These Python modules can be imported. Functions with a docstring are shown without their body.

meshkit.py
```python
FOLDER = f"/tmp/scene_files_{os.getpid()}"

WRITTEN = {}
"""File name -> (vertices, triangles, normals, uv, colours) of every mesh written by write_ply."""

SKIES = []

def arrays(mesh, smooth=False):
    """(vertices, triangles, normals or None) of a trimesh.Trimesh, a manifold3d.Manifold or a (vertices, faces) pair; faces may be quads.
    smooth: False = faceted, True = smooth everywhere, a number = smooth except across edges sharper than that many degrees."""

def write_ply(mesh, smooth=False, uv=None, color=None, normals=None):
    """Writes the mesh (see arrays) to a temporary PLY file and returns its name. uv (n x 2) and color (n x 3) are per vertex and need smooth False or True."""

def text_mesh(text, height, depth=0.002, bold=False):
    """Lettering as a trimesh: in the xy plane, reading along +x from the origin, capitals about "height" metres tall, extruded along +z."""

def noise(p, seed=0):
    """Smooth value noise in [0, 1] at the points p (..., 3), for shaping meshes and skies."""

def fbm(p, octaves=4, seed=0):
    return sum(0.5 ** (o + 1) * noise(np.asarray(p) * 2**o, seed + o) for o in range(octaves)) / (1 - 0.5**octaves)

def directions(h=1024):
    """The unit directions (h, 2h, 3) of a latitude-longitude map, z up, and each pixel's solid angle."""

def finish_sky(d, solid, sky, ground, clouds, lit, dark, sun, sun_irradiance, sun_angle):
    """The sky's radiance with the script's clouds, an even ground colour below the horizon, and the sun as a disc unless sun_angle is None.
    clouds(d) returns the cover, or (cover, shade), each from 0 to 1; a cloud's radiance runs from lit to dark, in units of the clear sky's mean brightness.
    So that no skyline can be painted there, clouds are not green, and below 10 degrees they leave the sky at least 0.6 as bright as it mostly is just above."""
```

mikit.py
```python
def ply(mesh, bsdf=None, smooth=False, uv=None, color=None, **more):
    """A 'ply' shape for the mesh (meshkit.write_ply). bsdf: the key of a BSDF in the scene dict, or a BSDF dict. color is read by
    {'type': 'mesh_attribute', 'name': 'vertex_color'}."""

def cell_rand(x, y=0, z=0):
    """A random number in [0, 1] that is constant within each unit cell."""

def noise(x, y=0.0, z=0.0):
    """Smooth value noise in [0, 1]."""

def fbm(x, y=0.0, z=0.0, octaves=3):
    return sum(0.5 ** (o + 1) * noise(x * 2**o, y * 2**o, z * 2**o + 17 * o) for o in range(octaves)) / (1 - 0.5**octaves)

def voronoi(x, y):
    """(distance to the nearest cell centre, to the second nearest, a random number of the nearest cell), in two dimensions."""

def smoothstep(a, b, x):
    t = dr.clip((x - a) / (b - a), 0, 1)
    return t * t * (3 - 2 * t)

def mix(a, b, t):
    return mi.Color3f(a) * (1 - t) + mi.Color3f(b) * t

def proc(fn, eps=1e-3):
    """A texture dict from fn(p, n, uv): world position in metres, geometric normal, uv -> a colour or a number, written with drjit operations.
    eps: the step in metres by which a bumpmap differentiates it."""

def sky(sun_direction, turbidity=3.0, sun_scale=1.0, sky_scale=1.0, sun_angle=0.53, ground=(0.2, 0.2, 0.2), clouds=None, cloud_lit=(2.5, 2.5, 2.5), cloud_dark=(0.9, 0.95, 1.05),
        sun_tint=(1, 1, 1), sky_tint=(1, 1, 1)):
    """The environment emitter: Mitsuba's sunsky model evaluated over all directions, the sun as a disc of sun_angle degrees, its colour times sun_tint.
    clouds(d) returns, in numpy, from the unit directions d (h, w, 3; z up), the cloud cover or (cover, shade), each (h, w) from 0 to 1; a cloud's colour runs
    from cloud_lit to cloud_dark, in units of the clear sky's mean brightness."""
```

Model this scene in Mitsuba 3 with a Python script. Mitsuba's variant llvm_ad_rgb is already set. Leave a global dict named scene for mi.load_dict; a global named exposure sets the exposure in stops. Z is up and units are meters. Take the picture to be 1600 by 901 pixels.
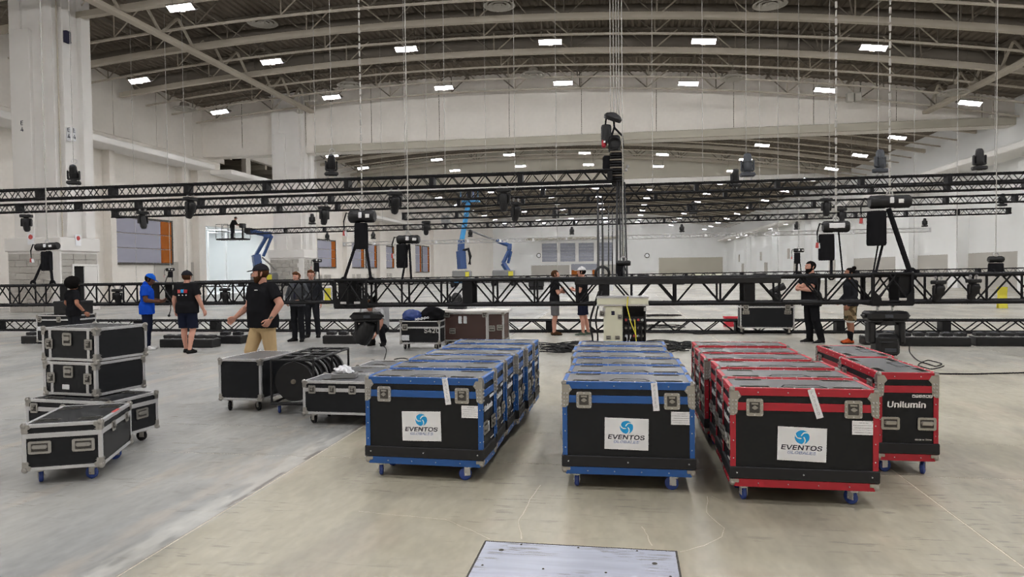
import math, random
import numpy as np
import trimesh, manifold3d as m3, drjit as dr, mitsuba as mi
import mikit, meshkit
from mikit import proc, noise, fbm, mix, smoothstep, cell_rand
from shapely.geometry import Polygon, Point, box as sbox
from shapely import affinity
rng = random.Random(7)
scene, labels = {}, {}
T4 = mi.ScalarTransform4f
PI = math.pi

# ---------------------------------------------------------------- camera, light level
EYE = np.array([0, 0, 1.72]); FOC = 1080.0
_y, _p, _r = math.radians(8.96), math.radians(1.515), math.radians(-0.65)
_f = np.array([-math.sin(_y) * math.cos(_p), math.cos(_y) * math.cos(_p), -math.sin(_p)])
_h = np.array([math.cos(_y), math.sin(_y), 0]); _v = np.cross(_h, _f)
CR, CU = math.cos(_r) * _h + math.sin(_r) * _v, math.cos(_r) * _v - math.sin(_r) * _h
scene['camera'] = {'type': 'perspective', 'fov': math.degrees(2 * math.atan(800 / FOC)), 'fov_axis': 'x', 'near_clip': 0.05, 'far_clip': 600.0,
                   'to_world': T4().look_at(origin=EYE.tolist(), target=(EYE + _f).tolist(), up=CU.tolist())}
exposure = 0.0
LAMP = [122.0, 121.5, 120.5]          # radiance of the hall's ceiling lights
ROOM = [5.0, 5.5, 5.7]

def _ray(x, y): return _f + (x - 800) / FOC * CR - (y - 450.5) / FOC * CU
def at(x, y, Y):                       # the point of the hall seen at pixel x, y, at distance Y into the hall
    d = _ray(x, y); return EYE + d * (Y / d[1])
def fl(x, y, z=0.0):
    d = _ray(x, y); return EYE + d * ((z - EYE[2]) / d[2])

# ---------------------------------------------------------------- materials
def rgb(*c): return {'type': 'rgb', 'value': [float(v) for v in c]}
def srgb(r, g, b):
    return [((v / 255 + .055) / 1.055) ** 2.4 if v > 10 else v / 255 / 12.92 for v in (r, g, b)]
def plastic(key, c, rough=.35, spec=.5, **more):
    scene[key] = {'type': 'twosided', 'b': {'type': 'principled', 'base_color': rgb(*c) if isinstance(c, (list, tuple)) else c, 'roughness': rough, 'specular': spec, **more}}
def flat(key, c):
    scene[key] = {'type': 'twosided', 'b': {'type': 'diffuse', 'reflectance': rgb(*c) if isinstance(c, (list, tuple)) else c}}
def metal(key, c, rough=.3): plastic(key, c, rough, metallic=.9)

def floor_fn(p, n, uv):
    a = fbm(p.x * .9, p.y * .5, 0, 4); b = fbm(p.x * 3.1 + 9, p.y * 1.3, 3, 4); c = fbm(p.x * 21, p.y * 9, 5, 3); e = fbm(p.x * 6, p.y * 34, 11, 3)
    sl = cell_rand(dr.floor((p.x + 2.85) / 5.1), dr.floor((p.y - 7.2) / 5.1), 2)
    grey = mix((.214, .220, .224), (.284, .284, .278), smoothstep(.28, .72, a))
    tan = mix((.262, .238, .180), (.350, .322, .252), smoothstep(.28, .72, a))
    left = smoothstep(-2.80, -2.90, p.x)
    rest = smoothstep(9, 15, p.y)
    col = mix(tan, grey, dr.maximum(left * (.8 + .2 * b), rest * .5))
    col = mix(col, (.40, .335, .265), smoothstep(.56, .8, b) * .38)
    col = mix(col, (.185, .172, .148), smoothstep(.58, .80, fbm(p.x * 1.7 + 40, p.y * .8, 8, 3)) * .35)
    col = mix(col, (.17, .155, .13), smoothstep(.66, .80, e) * smoothstep(.45, .7, fbm(p.x * 1.1 + 5, p.y * 1.1, 21, 3)) * .5)
    w = dr.abs(p.x + 2.93 + .10 * fbm(p.y * 2.1, 3.0, 1, 3))                       # worn band along the joint between the slabs
    col = mix(col, (.45, .44, .41), smoothstep(.20, .02, w) * smoothstep(.3, .6, fbm(p.x * 9, p.y * 3, 2, 3)) * .6)
    col = mix(col, (.14, .12, .11), smoothstep(.035, .0, dr.abs(p.x + 2.87 + .03 * c)) * smoothstep(.48, .62, fbm(p.y * 2.3, 1.0, 4, 3)) * .8)
    return col * (.94 + .07 * sl) * (.90 + .2 * c)
def floor_rough(p, n, uv): return .27 + .2 * fbm(p.x * 2.2, p.y * 1.2, 1, 3)
scene['m_floor'] = {'type': 'twosided', 'b': {'type': 'principled', 'base_color': proc(floor_fn), 'roughness': proc(floor_rough), 'specular': .45}}
def wall_fn(p, n, uv):
    return mix((.70, .662, .615), (.75, .715, .67), fbm(p.x * .4 + p.y * .4, p.z * .5, 0, 3)) * (.98 + .04 * noise(p.x * 8 + p.y * 8, p.z * 8))
flat('m_wall', proc(wall_fn))
flat('m_wall_dado', (.42, .40, .37)); flat('m_white_wall', (.78, .79, .79)); flat('m_trim_white', (.78, .765, .74)); flat('m_column', (.72, .70, .68)); flat('m_cool_wall', (.74, .745, .74))
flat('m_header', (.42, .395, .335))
def stone_fn(p, n, uv):
    return mix((.33, .315, .29), (.46, .44, .41), fbm(p.x * 2.5 + p.y * 2.5, p.z * 9, 1, 4))
flat('m_stone', proc(stone_fn))
def deck_fn(p, n, uv): return mix((.155, .132, .106), (.195, .168, .138), fbm(p.x * .3, p.y * .3, 2, 3))
flat('m_deck', proc(deck_fn))
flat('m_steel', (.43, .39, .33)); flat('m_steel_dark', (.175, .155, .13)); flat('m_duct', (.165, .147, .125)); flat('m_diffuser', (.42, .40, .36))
flat('m_dark', (.02, .02, .02)); flat('m_gap', (.09, .085, .08)); flat('m_seam', (.60, .54, .44)); flat('m_crack', (.50, .45, .36))
plastic('m_truss', (.007, .007, .008), .55, .2); plastic('m_black', (.010, .010, .011), .45, .35); plastic('m_rubber', (.012, .012, .013), .7, .25)
flat('m_bag', (.015, .015, .017)); metal('m_silver', (.62, .62, .63), .35); plastic('m_alu', (.60, .60, .61), .34, metallic=.6); plastic('m_chrome', (.40, .385, .36), .25, metallic=.8)
plastic('m_wire', (.40, .39, .37), .5)
def lam_fn(p, n, uv): return mix((.0085, .0095, .0115), (.0105, .0115, .0135), noise(p.x * 60, p.y * 60, p.z * 60))
scene['m_lam'] = {'type': 'twosided', 'b': {'type': 'principled', 'base_color': proc(lam_fn), 'roughness': .42, 'specular': .25}}
plastic('m_lid', (.085, .086, .092), .3, .7); plastic('m_blue', (.013, .082, .29), .35); plastic('m_red', (.37, .012, .026), .35)
plastic('m_brown', (.060, .030, .026), .4); plastic('m_cream', (.66, .65, .52), .5); flat('m_cover', (.78, .76, .73))
plastic('m_wheel_blue', (.022, .05, .22), .45); plastic('m_bumper', (.014, .014, .016), .55, .3)
flat('m_paper', (.80, .81, .84)); flat('m_ink', (.03, .03, .05)); flat('m_ink_grey', (.42, .42, .44)); flat('m_ink_blue', (.16, .22, .45)); flat('m_logo', (.035, .33, .68)); flat('m_logo_white', (.82, .87, .90)); flat('m_print', (.80, .80, .80))
plastic('m_lift_blue', (.03, .07, .20), .35); plastic('m_lift_light', (.05, .30, .62), .35); plastic('m_lift_grey', (.18, .18, .18), .5); plastic('m_yellow', (.62, .55, .05), .5)
flat('m_door_lav', (.32, .32, .385)); flat('m_orange', (.33, .105, .028)); flat('m_window_grey', (.30, .31, .36)); flat('m_sign_red', (.48, .10, .10)); plastic('m_crate_red', (.55, .03, .05), .5); plastic('m_fixture', (.035, .04, .05), .4)
def plate_fn(p, n, uv):
    s = fbm(p.x * 3, p.y * 26, 0, 4); w = smoothstep(.55, .68, fbm(p.x * 9, p.y * 85, 4, 4)) * smoothstep(.42, .7, fbm(p.x * 3.2 + 3, p.y * 5, 7, 3)) * .6
    return mix(mix((.42, .44, .53), (.54, .565, .66), s), (.22, .21, .20), w)
scene['m_plate'] = {'type': 'twosided', 'b': {'type': 'principled', 'base_color': proc(plate_fn), 'roughness': .42, 'metallic': .35}}
for k, c in dict(skin_fair=(.56, .30, .23), skin_mid=(.36, .175, .12), skin_dark=(.13, .065, .045), tee_black=(.014, .014, .016), cloth_navy=(.014, .017, .032), polo_blue=(.012, .065, .44),
                 khaki=(.50, .36, .20), grey_shirt=(.085, .09, .10), charcoal=(.022, .023, .027), shorts_grey=(.135, .135, .14), tee_grey=(.42, .42, .43), hair_black=(.010, .009, .009), hair_brown=(.06, .03, .016),
                 hair_red=(.09, .04, .02), cap_blue=(.015, .10, .50), cap_dark=(.022, .022, .027), cap_white=(.66, .66, .68), shoe_white=(.66, .66, .66), shoe_dark=(.02, .02, .02), shoe_orange=(.48, .09, .03), shoe_green=(.075, .095, .075), lip=(.38, .15, .13), eye_white=(.6, .6, .58)).items():
    flat('m_' + k, c)
def camo_fn(p, n, uv):
    a = fbm(p.x * 9, p.y * 9, p.z * 9, 3); b = fbm(p.x * 12 + 7, p.y * 12, p.z * 12, 3)
    return mix(mix((.14, .10, .055), (.36, .27, .17), smoothstep(.47, .53, a)), (.05, .055, .03), smoothstep(.56, .6, b))
flat('m_camo', proc(camo_fn))

# ---------------------------------------------------------------- shapes
def TM(v, f): return trimesh.Trimesh(np.asarray(v, float), np.asarray(f, int), process=False)
_BF = np.array([[0, 1, 3], [0, 3, 2], [4, 6, 7], [4, 7, 5], [0, 4, 5], [0, 5, 1], [2, 3, 7], [2, 7, 6], [0, 2, 6], [0, 6, 4], [1, 5, 7], [1, 7, 3]])
_BV = np.array([[x, y, z] for x in (-.5, .5) for y in (-.5, .5) for z in (-.5, .5)])
_bev = {}
def bx(c, s, b=0.0):
    s = np.asarray(s, float)
    if b <= 0: return TM(_BV * s + np.asarray(c), _BF)
    k = (tuple(np.round(s, 5)), b)
    if k not in _bev:
        h = s / 2; pts = []
        for q in np.sign(_BV):
            for a in range(3):
                d = np.full(3, b); d[a] = 0; pts.append(q * (h - d))
        _bev[k] = trimesh.convex.convex_hull(np.array(pts))
    m = _bev[k].copy(); m.apply_translation(c); return m
def rbox(x0, x1, y0, y1, z0, z1, b=0.0): return bx(((x0 + x1) / 2, (y0 + y1) / 2, (z0 + z1) / 2), (x1 - x0, y1 - y0, z1 - z0), b)
def tube(pts, r, n=6, caps=True):
    p = np.asarray(pts, float); t = np.gradient(p, axis=0); t /= np.linalg.norm(t, axis=1, keepdims=True) + 1e-12
    ref = np.array([0, 0, 1.0]) if abs(t[:, 2]).mean() < .8 else np.array([1.0, 0, 0])
    a = np.cross(t, ref); a /= np.linalg.norm(a, axis=1, keepdims=True) + 1e-12; b = np.cross(t, a)
    g = np.arange(n) * 2 * PI / n; rr = np.broadcast_to(np.asarray(r, float), (len(p),))
    v = (p[:, None] + rr[:, None, None] * (np.cos(g)[None, :, None] * a[:, None] + np.sin(g)[None, :, None] * b[:, None])).reshape(-1, 3)
    i, j = np.meshgrid(np.arange(len(p) - 1), np.arange(n), indexing='ij')
    A, B, C, D = i * n + j, i * n + (j + 1) % n, (i + 1) * n + (j + 1) % n, (i + 1) * n + j
    f = [np.stack([A, C, B], -1).reshape(-1, 3), np.stack([A, D, C], -1).reshape(-1, 3)]
    if caps:
        k = np.arange(1, n - 1); e = (len(p) - 1) * n
        f += [np.stack([k * 0, k, k + 1], -1), np.stack([k * 0 + e, k + 1 + e, k + e], -1)]
    return TM(v, np.vstack(f))
def cyl(p0, p1, r, n=10, r2=None): return tube([p0, p1], [r, r if r2 is None else r2], n)
def ball(c, r, k=1, s=(1, 1, 1)):
    m = trimesh.creation.icosphere(subdivisions=k, radius=r); m.apply_scale(s); m.apply_translation(c); return m
def lathe(prof, n=24, axis='z', c=(0, 0, 0)):
    m = trimesh.creation.revolve(np.asarray(prof, float), sections=n)
    if axis == 'x': m.apply_transform(trimesh.transformations.rotation_matrix(PI / 2, [0, 1, 0]))
    if axis == 'y': m.apply_transform(trimesh.transformations.rotation_matrix(-PI / 2, [1, 0, 0]))
    m.apply_translation(c); return m
def extr(poly, h): return trimesh.creation.extrude_polygon(poly, h, engine='earcut')
def cat(*ms):
    ms = [m for g in ms for m in (g if isinstance(g, (list, tuple)) else [g])]
    o, v, f = 0, [], []
    for m in ms:
        v.append(np.asarray(m.vertices)); f.append(np.asarray(m.faces) + o); o += len(m.vertices)
    return TM(np.vstack(v), np.vstack(f))
def M4(loc=(0, 0, 0), rz=0.0, rx=0.0, ry=0.0, s=1.0):
    e = trimesh.transformations.euler_matrix(math.radians(rx), math.radians(ry), math.radians(rz), 'sxyz')
    e[:3, :3] *= s; e[:3, 3] = loc; return e
STAND = np.array([[1, 0, 0, 0], [0, 0, -1, 0], [0, 1, 0, 0], [0, 0, 0, 1.0]])     # a drawing in xy stood up, facing -y
def moved(m, M): m = m.copy(); m.apply_transform(M); return m
def arc(p0, p1, sag, n=12):           # a hanging line
    t = np.linspace(0, 1, n)[:, None]; p = np.asarray(p0) * (1 - t) + np.asarray(p1) * t
    p[:, 2] -= (4 * sag * t * (1 - t))[:, 0]; return p

# ---------------------------------------------------------------- scene entries
_cnt, _plys = {}, {}
def number(base):
    n = _cnt.get(base, 0); _cnt[base] = n + 1
    return base if n == 0 else f'{base}_{n:03d}'
def put(key, mesh, mat, M=None, smooth=False, cache=None, **more):
    ck = (cache, mat) if cache is not None else None
    d = _plys.get(ck) if ck else None
    if d is None:
        d = mikit.ply(mesh() if callable(mesh) else mesh, mat, smooth)
        if ck: _plys[ck] = d
    d = {**d, **more}
    if M is not None: d['to_world'] = T4(np.asarray(M, float))
    scene[key] = d
class Thing:
    def __init__(s, name, label, cat_, M=None, group=None, kind=None):
        s.key = number(name); s.M = np.eye(4) if M is None else np.asarray(M, float)
        d = {'label': label, 'category': cat_}
        if group: d['group'] = group
        if kind: d['kind'] = kind
        labels[s.key] = d
    def part(s, name, mesh, mat, L=None, parent=None, label=None, smooth=False, cache=None, kind=None, **more):
        k = number((parent or s.key) + '__' + name)
        put(k, mesh, mat, s.M if L is None else s.M @ L, smooth, cache, **more)
        if label or kind: labels[k] = {**({'label': label} if label else {}), **({'kind': kind} if kind else {})}
        return k
def single(name, mesh, mat, label, cat_, M=None, group=None, smooth=False, kind=None, **more):
    k = number(name); put(k, mesh, mat, M, smooth, **more)
    labels[k] = {'label': label, 'category': cat_, **({'group': group} if group else {}), **({'kind': kind} if kind else {})}
    return k
def struct(name, mesh, mat, label, parent=None, smooth=False, cache=None, M=None, **more):
    k = number(name if parent is None else parent + '__' + name); put(k, mesh, mat, M, smooth, cache, **more)
    if parent is None: labels[k] = {'label': label, 'kind': 'structure'}
    return k
def emit(c): return {'emitter': {'type': 'area', 'radiance': rgb(*c)}}
# ================================================================ the hall
XL, XR, YB, YF = -33.0, 26.0, -9.0, 178.0
def roof(x): return 14.75 - (np.asarray(x, float) + 10.5) ** 2 / 380.0
H1, H2 = 51.0, 84.0
# ---- floor: a base, slabs with open joints near the camera, one far slab
struct('floor', rbox(XL, XR, YB, YF, -.3, -.0015), 'm_seam', 'grey and tan polished concrete floor of the hall with pale joints')
xs = [XL] + [x for x in np.arange(-2.85 - 5.1 * 6, XR, 5.1) if XL + .5 < x < XR - .5] + [XR]
ys = [YB] + [7.2 + 5.1 * k for k in range(-3, 9) if True]
ys = sorted(set([YB] + [round(7.2 + 5.1 * k, 3) for k in range(-3, 9)] + [6.05]))
for i in range(len(xs) - 1):
    for j in range(len(ys) - 1):
        sx, sy = xs[i + 1] - xs[i] - .011, ys[j + 1] - ys[j] - .008
        put(number('floor__slab'), bx((0, 0, 0), (sx, sy, .004)), 'm_floor', M4(((xs[i] + xs[i + 1]) / 2, (ys[j] + ys[j + 1]) / 2, -.002)), cache=f'slab{sx:.3f}_{sy:.3f}')
struct('slab', rbox(XL, XR, ys[-1] + .004, YF, -.004, 0), 'm_floor', '', 'floor')
# pale repaired cracks around the hatch
def strip(pts, w, z=.0006):
    p = np.array([fl(*q)[:2] for q in pts]); out = [p[0]]
    for a, b in zip(p[:-1], p[1:]):
        for t in (.33, .66, 1): out.append(a * (1 - t) + b * t + np.array([rng.uniform(-1, 1), rng.uniform(-1, 1)]) * .008 * (t < 1))
    p = np.array(out); t = np.gradient(p, axis=0); nrm = np.stack([-t[:, 1], t[:, 0]], 1); nrm /= np.linalg.norm(nrm, axis=1, keepdims=True)
    ww = np.array([w * rng.uniform(.5, 1.2) for _ in p])[:, None] / 2
    v = np.vstack([np.c_[p + nrm * ww, np.full(len(p), z)], np.c_[p - nrm * ww, np.full(len(p), z)]]); n = len(p)
    f = [[i, i + n, i + 1] for i in range(n - 1)] + [[i + 1, i + n, i + 1 + n] for i in range(n - 1)]
    return TM(v, f)
for pts in ([(560, 798), (640, 806), (695, 811), (735, 827), (765, 842)], [(845, 757), (828, 780), (817, 803), (810, 815), (815, 842)], [(1002, 822), (1012, 836), (1019, 852)],
            [(1105, 775), (1104, 800), (1132, 825), (1128, 838), (1100, 852), (1062, 862)], [(1112, 775), (1130, 783)]):
    struct('crack', strip(pts, .008), 'm_crack', '', 'floor')
# ---- steel hatch set in the floor
hp = [fl(760, 846), fl(1055, 862)]
hc = (hp[0] + hp[1]) / 2; hang = math.degrees(math.atan2(hp[1][1] - hp[0][1], hp[1][0] - hp[0][0]))
HW, HD = float(np.linalg.norm(hp[1] - hp[0])), .78
t = Thing('floor_hatch', 'scratched silver grey steel hatch plate set in the concrete floor', 'floor hatch', M4((hc[0], hc[1], 0), hang))
t.part('frame', cat(rbox(-HW / 2 - .012, HW / 2 + .012, -.004, .012, -.002, .003), rbox(-HW / 2 - .012, -HW / 2, -HD, .012, -.002, .003), rbox(HW / 2, HW / 2 + .012, -HD, .012, -.002, .003), rbox(-HW / 2 - .012, HW / 2 + .012, -HD - .012, -HD, -.002, .003)), 'm_gap')
t.part('plate', rbox(-HW / 2, HW / 2, -HD, -.004, -.002, .005, .002), 'm_plate')
for lx, ly in ((-HW / 2 + .12, -.13), (HW / 2 - .13, -.2)):
    k = t.part('flap', rbox(lx - .075, lx + .075, ly - .06, ly + .06, .004, .0065, .001), 'm_plate')
    t.part('finger_hole', lathe([(0, 0), (.016, 0), (.016, .001), (0, .001)], 12, c=(lx, ly, .0065)), 'm_gap', parent=k)
for q in range(7):
    t.part('bolt', lathe([(0, .004), (.008, .004), (.006, .007), (0, .007)], 8, c=(-HW / 2 + .05 + q * (HW - .1) / 6, -.03 if q % 2 else -.36, .002)), 'm_gap')
# ---- left wall with joints, ledge, shutters and the bright opening
def wall_panels(key, X, spans, z0, z1, mat, side):
    for a, b in spans:
        s = .06
        struct('panel', rbox(X if side > 0 else X - 0, X + side * s, a + .02, b - .02, z0, z1) if side > 0 else rbox(X - s, X, a + .02, b - .02, z0, z1), mat, '', key)
OP0, OP1, OPZ = 50.9, 61.5, 5.6                      # bright opening in the left wall
def wl(a, b, z0, z1): return rbox(XL - .5, XL, a, b, z0, z1)
k = struct('wall_left', cat(wl(YB, OP0, 0, 16), wl(OP0, OP1, OPZ, 9.9), wl(OP1, YF, 0, 9.9), wl(OP0, 53.5, 9.9, 16), wl(53.5, 70, 12.0, 16), wl(70, YF, 9.9, 16)), 'm_wall', 'tall beige left wall of the hall with panel joints and a ledge')
for a in np.arange(24, 50, 4.3): struct('panel', rbox(XL, XL + .06, a, a + 4.24, 10.9, 15.5), 'm_wall', '', k)
struct('dado', rbox(XL, XL + .05, 44.9, OP0 - .1, 0, 2.62), 'm_wall_dado', '', k)
struct('dado', rbox(XL, XL + .05, OP1 + .1, 68, 0, 2.62), 'm_wall_dado', '', k)
struct('ledge', rbox(XL, XL + 2.0, 18, 49.6, 9.75, 10.15, .05), 'm_trim_white', '', k)
struct('ledge', rbox(XL, XL + 1.9, 52, 60, 9.75, 10.15, .05), 'm_trim_white', '', k)
struct('ledge', rbox(XL, XL + 1.9, 85, 110, 8.6, 9.0, .05), 'm_trim_white', '', k)
for a, b in ((36.3, 37.7), (40.1, 40.6), (47.6, 48.4), (49.5, 50.4), (68.5, 70.8), (79, 80.5), (90.5, 93), (104, 107), (118, 122)):
    struct('pilaster', rbox(XL, XL + .55, a, b, 0, 9.75), 'm_wall', '', k)
struct('side_bay', cat(rbox(XL - 8, XL - .5, 53.2, 53.5, 9.6, 12.3), rbox(XL - 8, XL - .5, 70, 70.3, 9.6, 12.3), rbox(XL - 8.3, XL - 8, 53.2, 70.3, 9.6, 12.3), rbox(XL - 8, XL - .5, 53.5, 70, 9.6, 9.9), rbox(XL - 8, XL - .5, 53.5, 70, 12.0, 12.3)), 'm_steel_dark', '', k)
for a in (55.5, 58.5, 61.5, 64.5, 67.5): struct('side_bay_beam', rbox(XL - 7.9, XL - .3, a, a + .35, 11.55, 11.98), 'm_steel', '', k)
struct('side_bay_post', rbox(XL - .45, XL - .02, 57.6, 58.4, 9.9, 12.0), 'm_wall', '', k)
# bright room behind the opening
r = struct('wall_opening', cat(rbox(XL - 7, XL - .5, OP0 - .3, OP0, 0, OPZ), rbox(XL - 7, XL - .5, OP1, OP1 + .3, 0, OPZ), rbox(XL - 7.3, XL - 7, OP0 - .3, OP1 + .3, 0, OPZ + .2), rbox(XL - 7, XL - .5, OP0, OP1, OPZ, OPZ + .2)), 'm_white_wall', 'bright white lobby seen through the opening in the left wall')
struct('lobby_floor', rbox(XL - 7, XL, OP0, OP1, -.1, .001), 'm_white_wall', '', r)
for a in (53.2, 56.0, 58.8): struct('post', rbox(XL - 3.1, XL - 2.9, a, a + .2, 0, OPZ), 'm_white_wall', '', r)
for j in range(3):
    for i in range(2):
        t = Thing('lobby_light', 'square ceiling panel light in the bright lobby behind the left wall', 'light', M4((XL - 2 - 3 * i, OP0 + 2 + 3.2 * j, OPZ - .04)), 'lobby panel lights')
        t.part('frame', rbox(-.75, .75, -.75, .75, 0, .03), 'm_trim_white'); t.part('diffuser', TM([[-.7, -.7, 0], [.7, -.7, 0], [.7, .7, 0], [-.7, .7, 0]], [[0, 2, 1], [0, 3, 2]]), 'm_paper', M4((0, 0, -.002)), **emit(ROOM))
# shutters: lavender panels with an orange jamb, some with a low vent pair
SH = [(40.8, 46.8, 'large lavender and orange roll-up shutter in the left wall nearest the camera'), (71.0, 76.6, 'lavender shutter with orange jamb right of the second column'), (81, 85.6, 'lavender shutter with orange jamb behind the hanging hoist bag'),
      (86.5, 90.3, 'lavender and orange shutter right of the front hoist bag'), (94, 97.6, 'narrow lavender shutter partly behind the second hoist'), (108, 111.6, 'far tall shutter with an open doorway under it'), (112.5, 116.5, 'far tall shutter with brown jamb beside the open doorway')]
for i, (a, b, lab) in enumerate(SH):
    z0, z1 = (2.5, 5.55) if i == 0 else ((2.3, 5.3) if i < 5 else (1.6, 5.9))
    t = Thing('roll_up_shutter', lab, 'shutter'); w = b - a
    t.part('frame', cat(rbox(XL, XL + .12, a - .15, a, z0 - .1, z1 + .12), rbox(XL, XL + .12, b, b + .15, z0 - .1, z1 + .12), rbox(XL, XL + .12, a, b, z1, z1 + .12), rbox(XL, XL + .12, a, b, z0 - .1, z0)), 'm_gap')
    for q in range(3): t.part('panel', rbox(XL, XL + .09, a, a + w * .8, z0 + q * (z1 - z0) / 3 + .03, z0 + (q + 1) * (z1 - z0) / 3 - .03, .01), 'm_door_lav')
    for q in range(3): t.part('jamb_panel', rbox(XL, XL + .10, a + w * .8 + .02, b, z0 + q * (z1 - z0) / 3 + .03, z0 + (q + 1) * (z1 - z0) / 3 - .03, .01), 'm_orange')
    if 0 < i < 5:
        for q in range(2): t.part('vent', cat([rbox(XL, XL + .06, a + .3 + q * w * .42, a + .3 + q * w * .42 + w * .3, .45 + s * .13, .53 + s * .13) for s in range(8)]), 'm_wall_dado')
# far wall
k = struct('wall_far', rbox(XL, XR, YF, YF + .5, 0, 16), 'm_cool_wall', 'white end wall of the hall far behind the trusses')
for i in range(4):
    x0 = -20.1 + i * 4.72
    t = Thing('window', ['leftmost', 'second', 'third', 'rightmost'][i] + ' of the four grey slatted windows in the far end wall', 'window')
    t.part('frame', cat(rbox(x0 - .3, x0, YF - .2, YF, 3.5, 8.9), rbox(x0 + 3.9, x0 + 4.2, YF - .2, YF, 3.5, 8.9), rbox(x0, x0 + 3.9, YF - .2, YF, 8.6, 8.9), rbox(x0, x0 + 3.9, YF - .2, YF, 3.5, 3.75)), 'm_trim_white')
    for q in range(6): t.part('slat', rbox(x0, x0 + 3.9, YF - .12, YF, 3.78 + q * .8, 4.5 + q * .8, .02), 'm_window_grey')
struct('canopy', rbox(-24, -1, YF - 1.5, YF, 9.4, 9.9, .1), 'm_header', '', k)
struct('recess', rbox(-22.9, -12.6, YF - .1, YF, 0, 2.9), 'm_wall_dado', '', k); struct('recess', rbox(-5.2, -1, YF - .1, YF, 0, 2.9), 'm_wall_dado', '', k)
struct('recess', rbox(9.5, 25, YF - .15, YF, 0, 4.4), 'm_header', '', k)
t = Thing('door_1', 'dark doorway with orange panels under the far windows', 'door', kind='structure'); labels[t.key].pop('category')
t.part('door_panel', rbox(-12.6, -5.4, YF - .12, YF - .005, 1.6, 3.1), 'm_window_grey')
for x0 in (-12.5, -7.2): t.part('orange_panel', rbox(x0, x0 + 1.9, YF - .2, YF - .005, .01, 1.55), 'm_orange')
for x0 in (-13, -5.4): t.part('post', rbox(x0, x0 + .4, YF - .3, YF - .005, 0.01, 3.1), 'm_trim_white')
for px, lab in ((842, 'white wall clock left of the far windows'), (1011, 'white wall clock right of the far windows')):
    c = at(px, 399, YF - .2)
    t = Thing('wall_clock', lab, 'clock', M4(c)); t.part('rim', lathe([(.45, 0), (.62, 0), (.62, .12), (.45, .12)], 20, 'y', (0, 0, 0)), 'm_gap'); t.part('dial', lathe([(0, 0), (.45, 0), (.45, .05), (0, .05)], 20, 'y'), 'm_paper')
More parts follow.
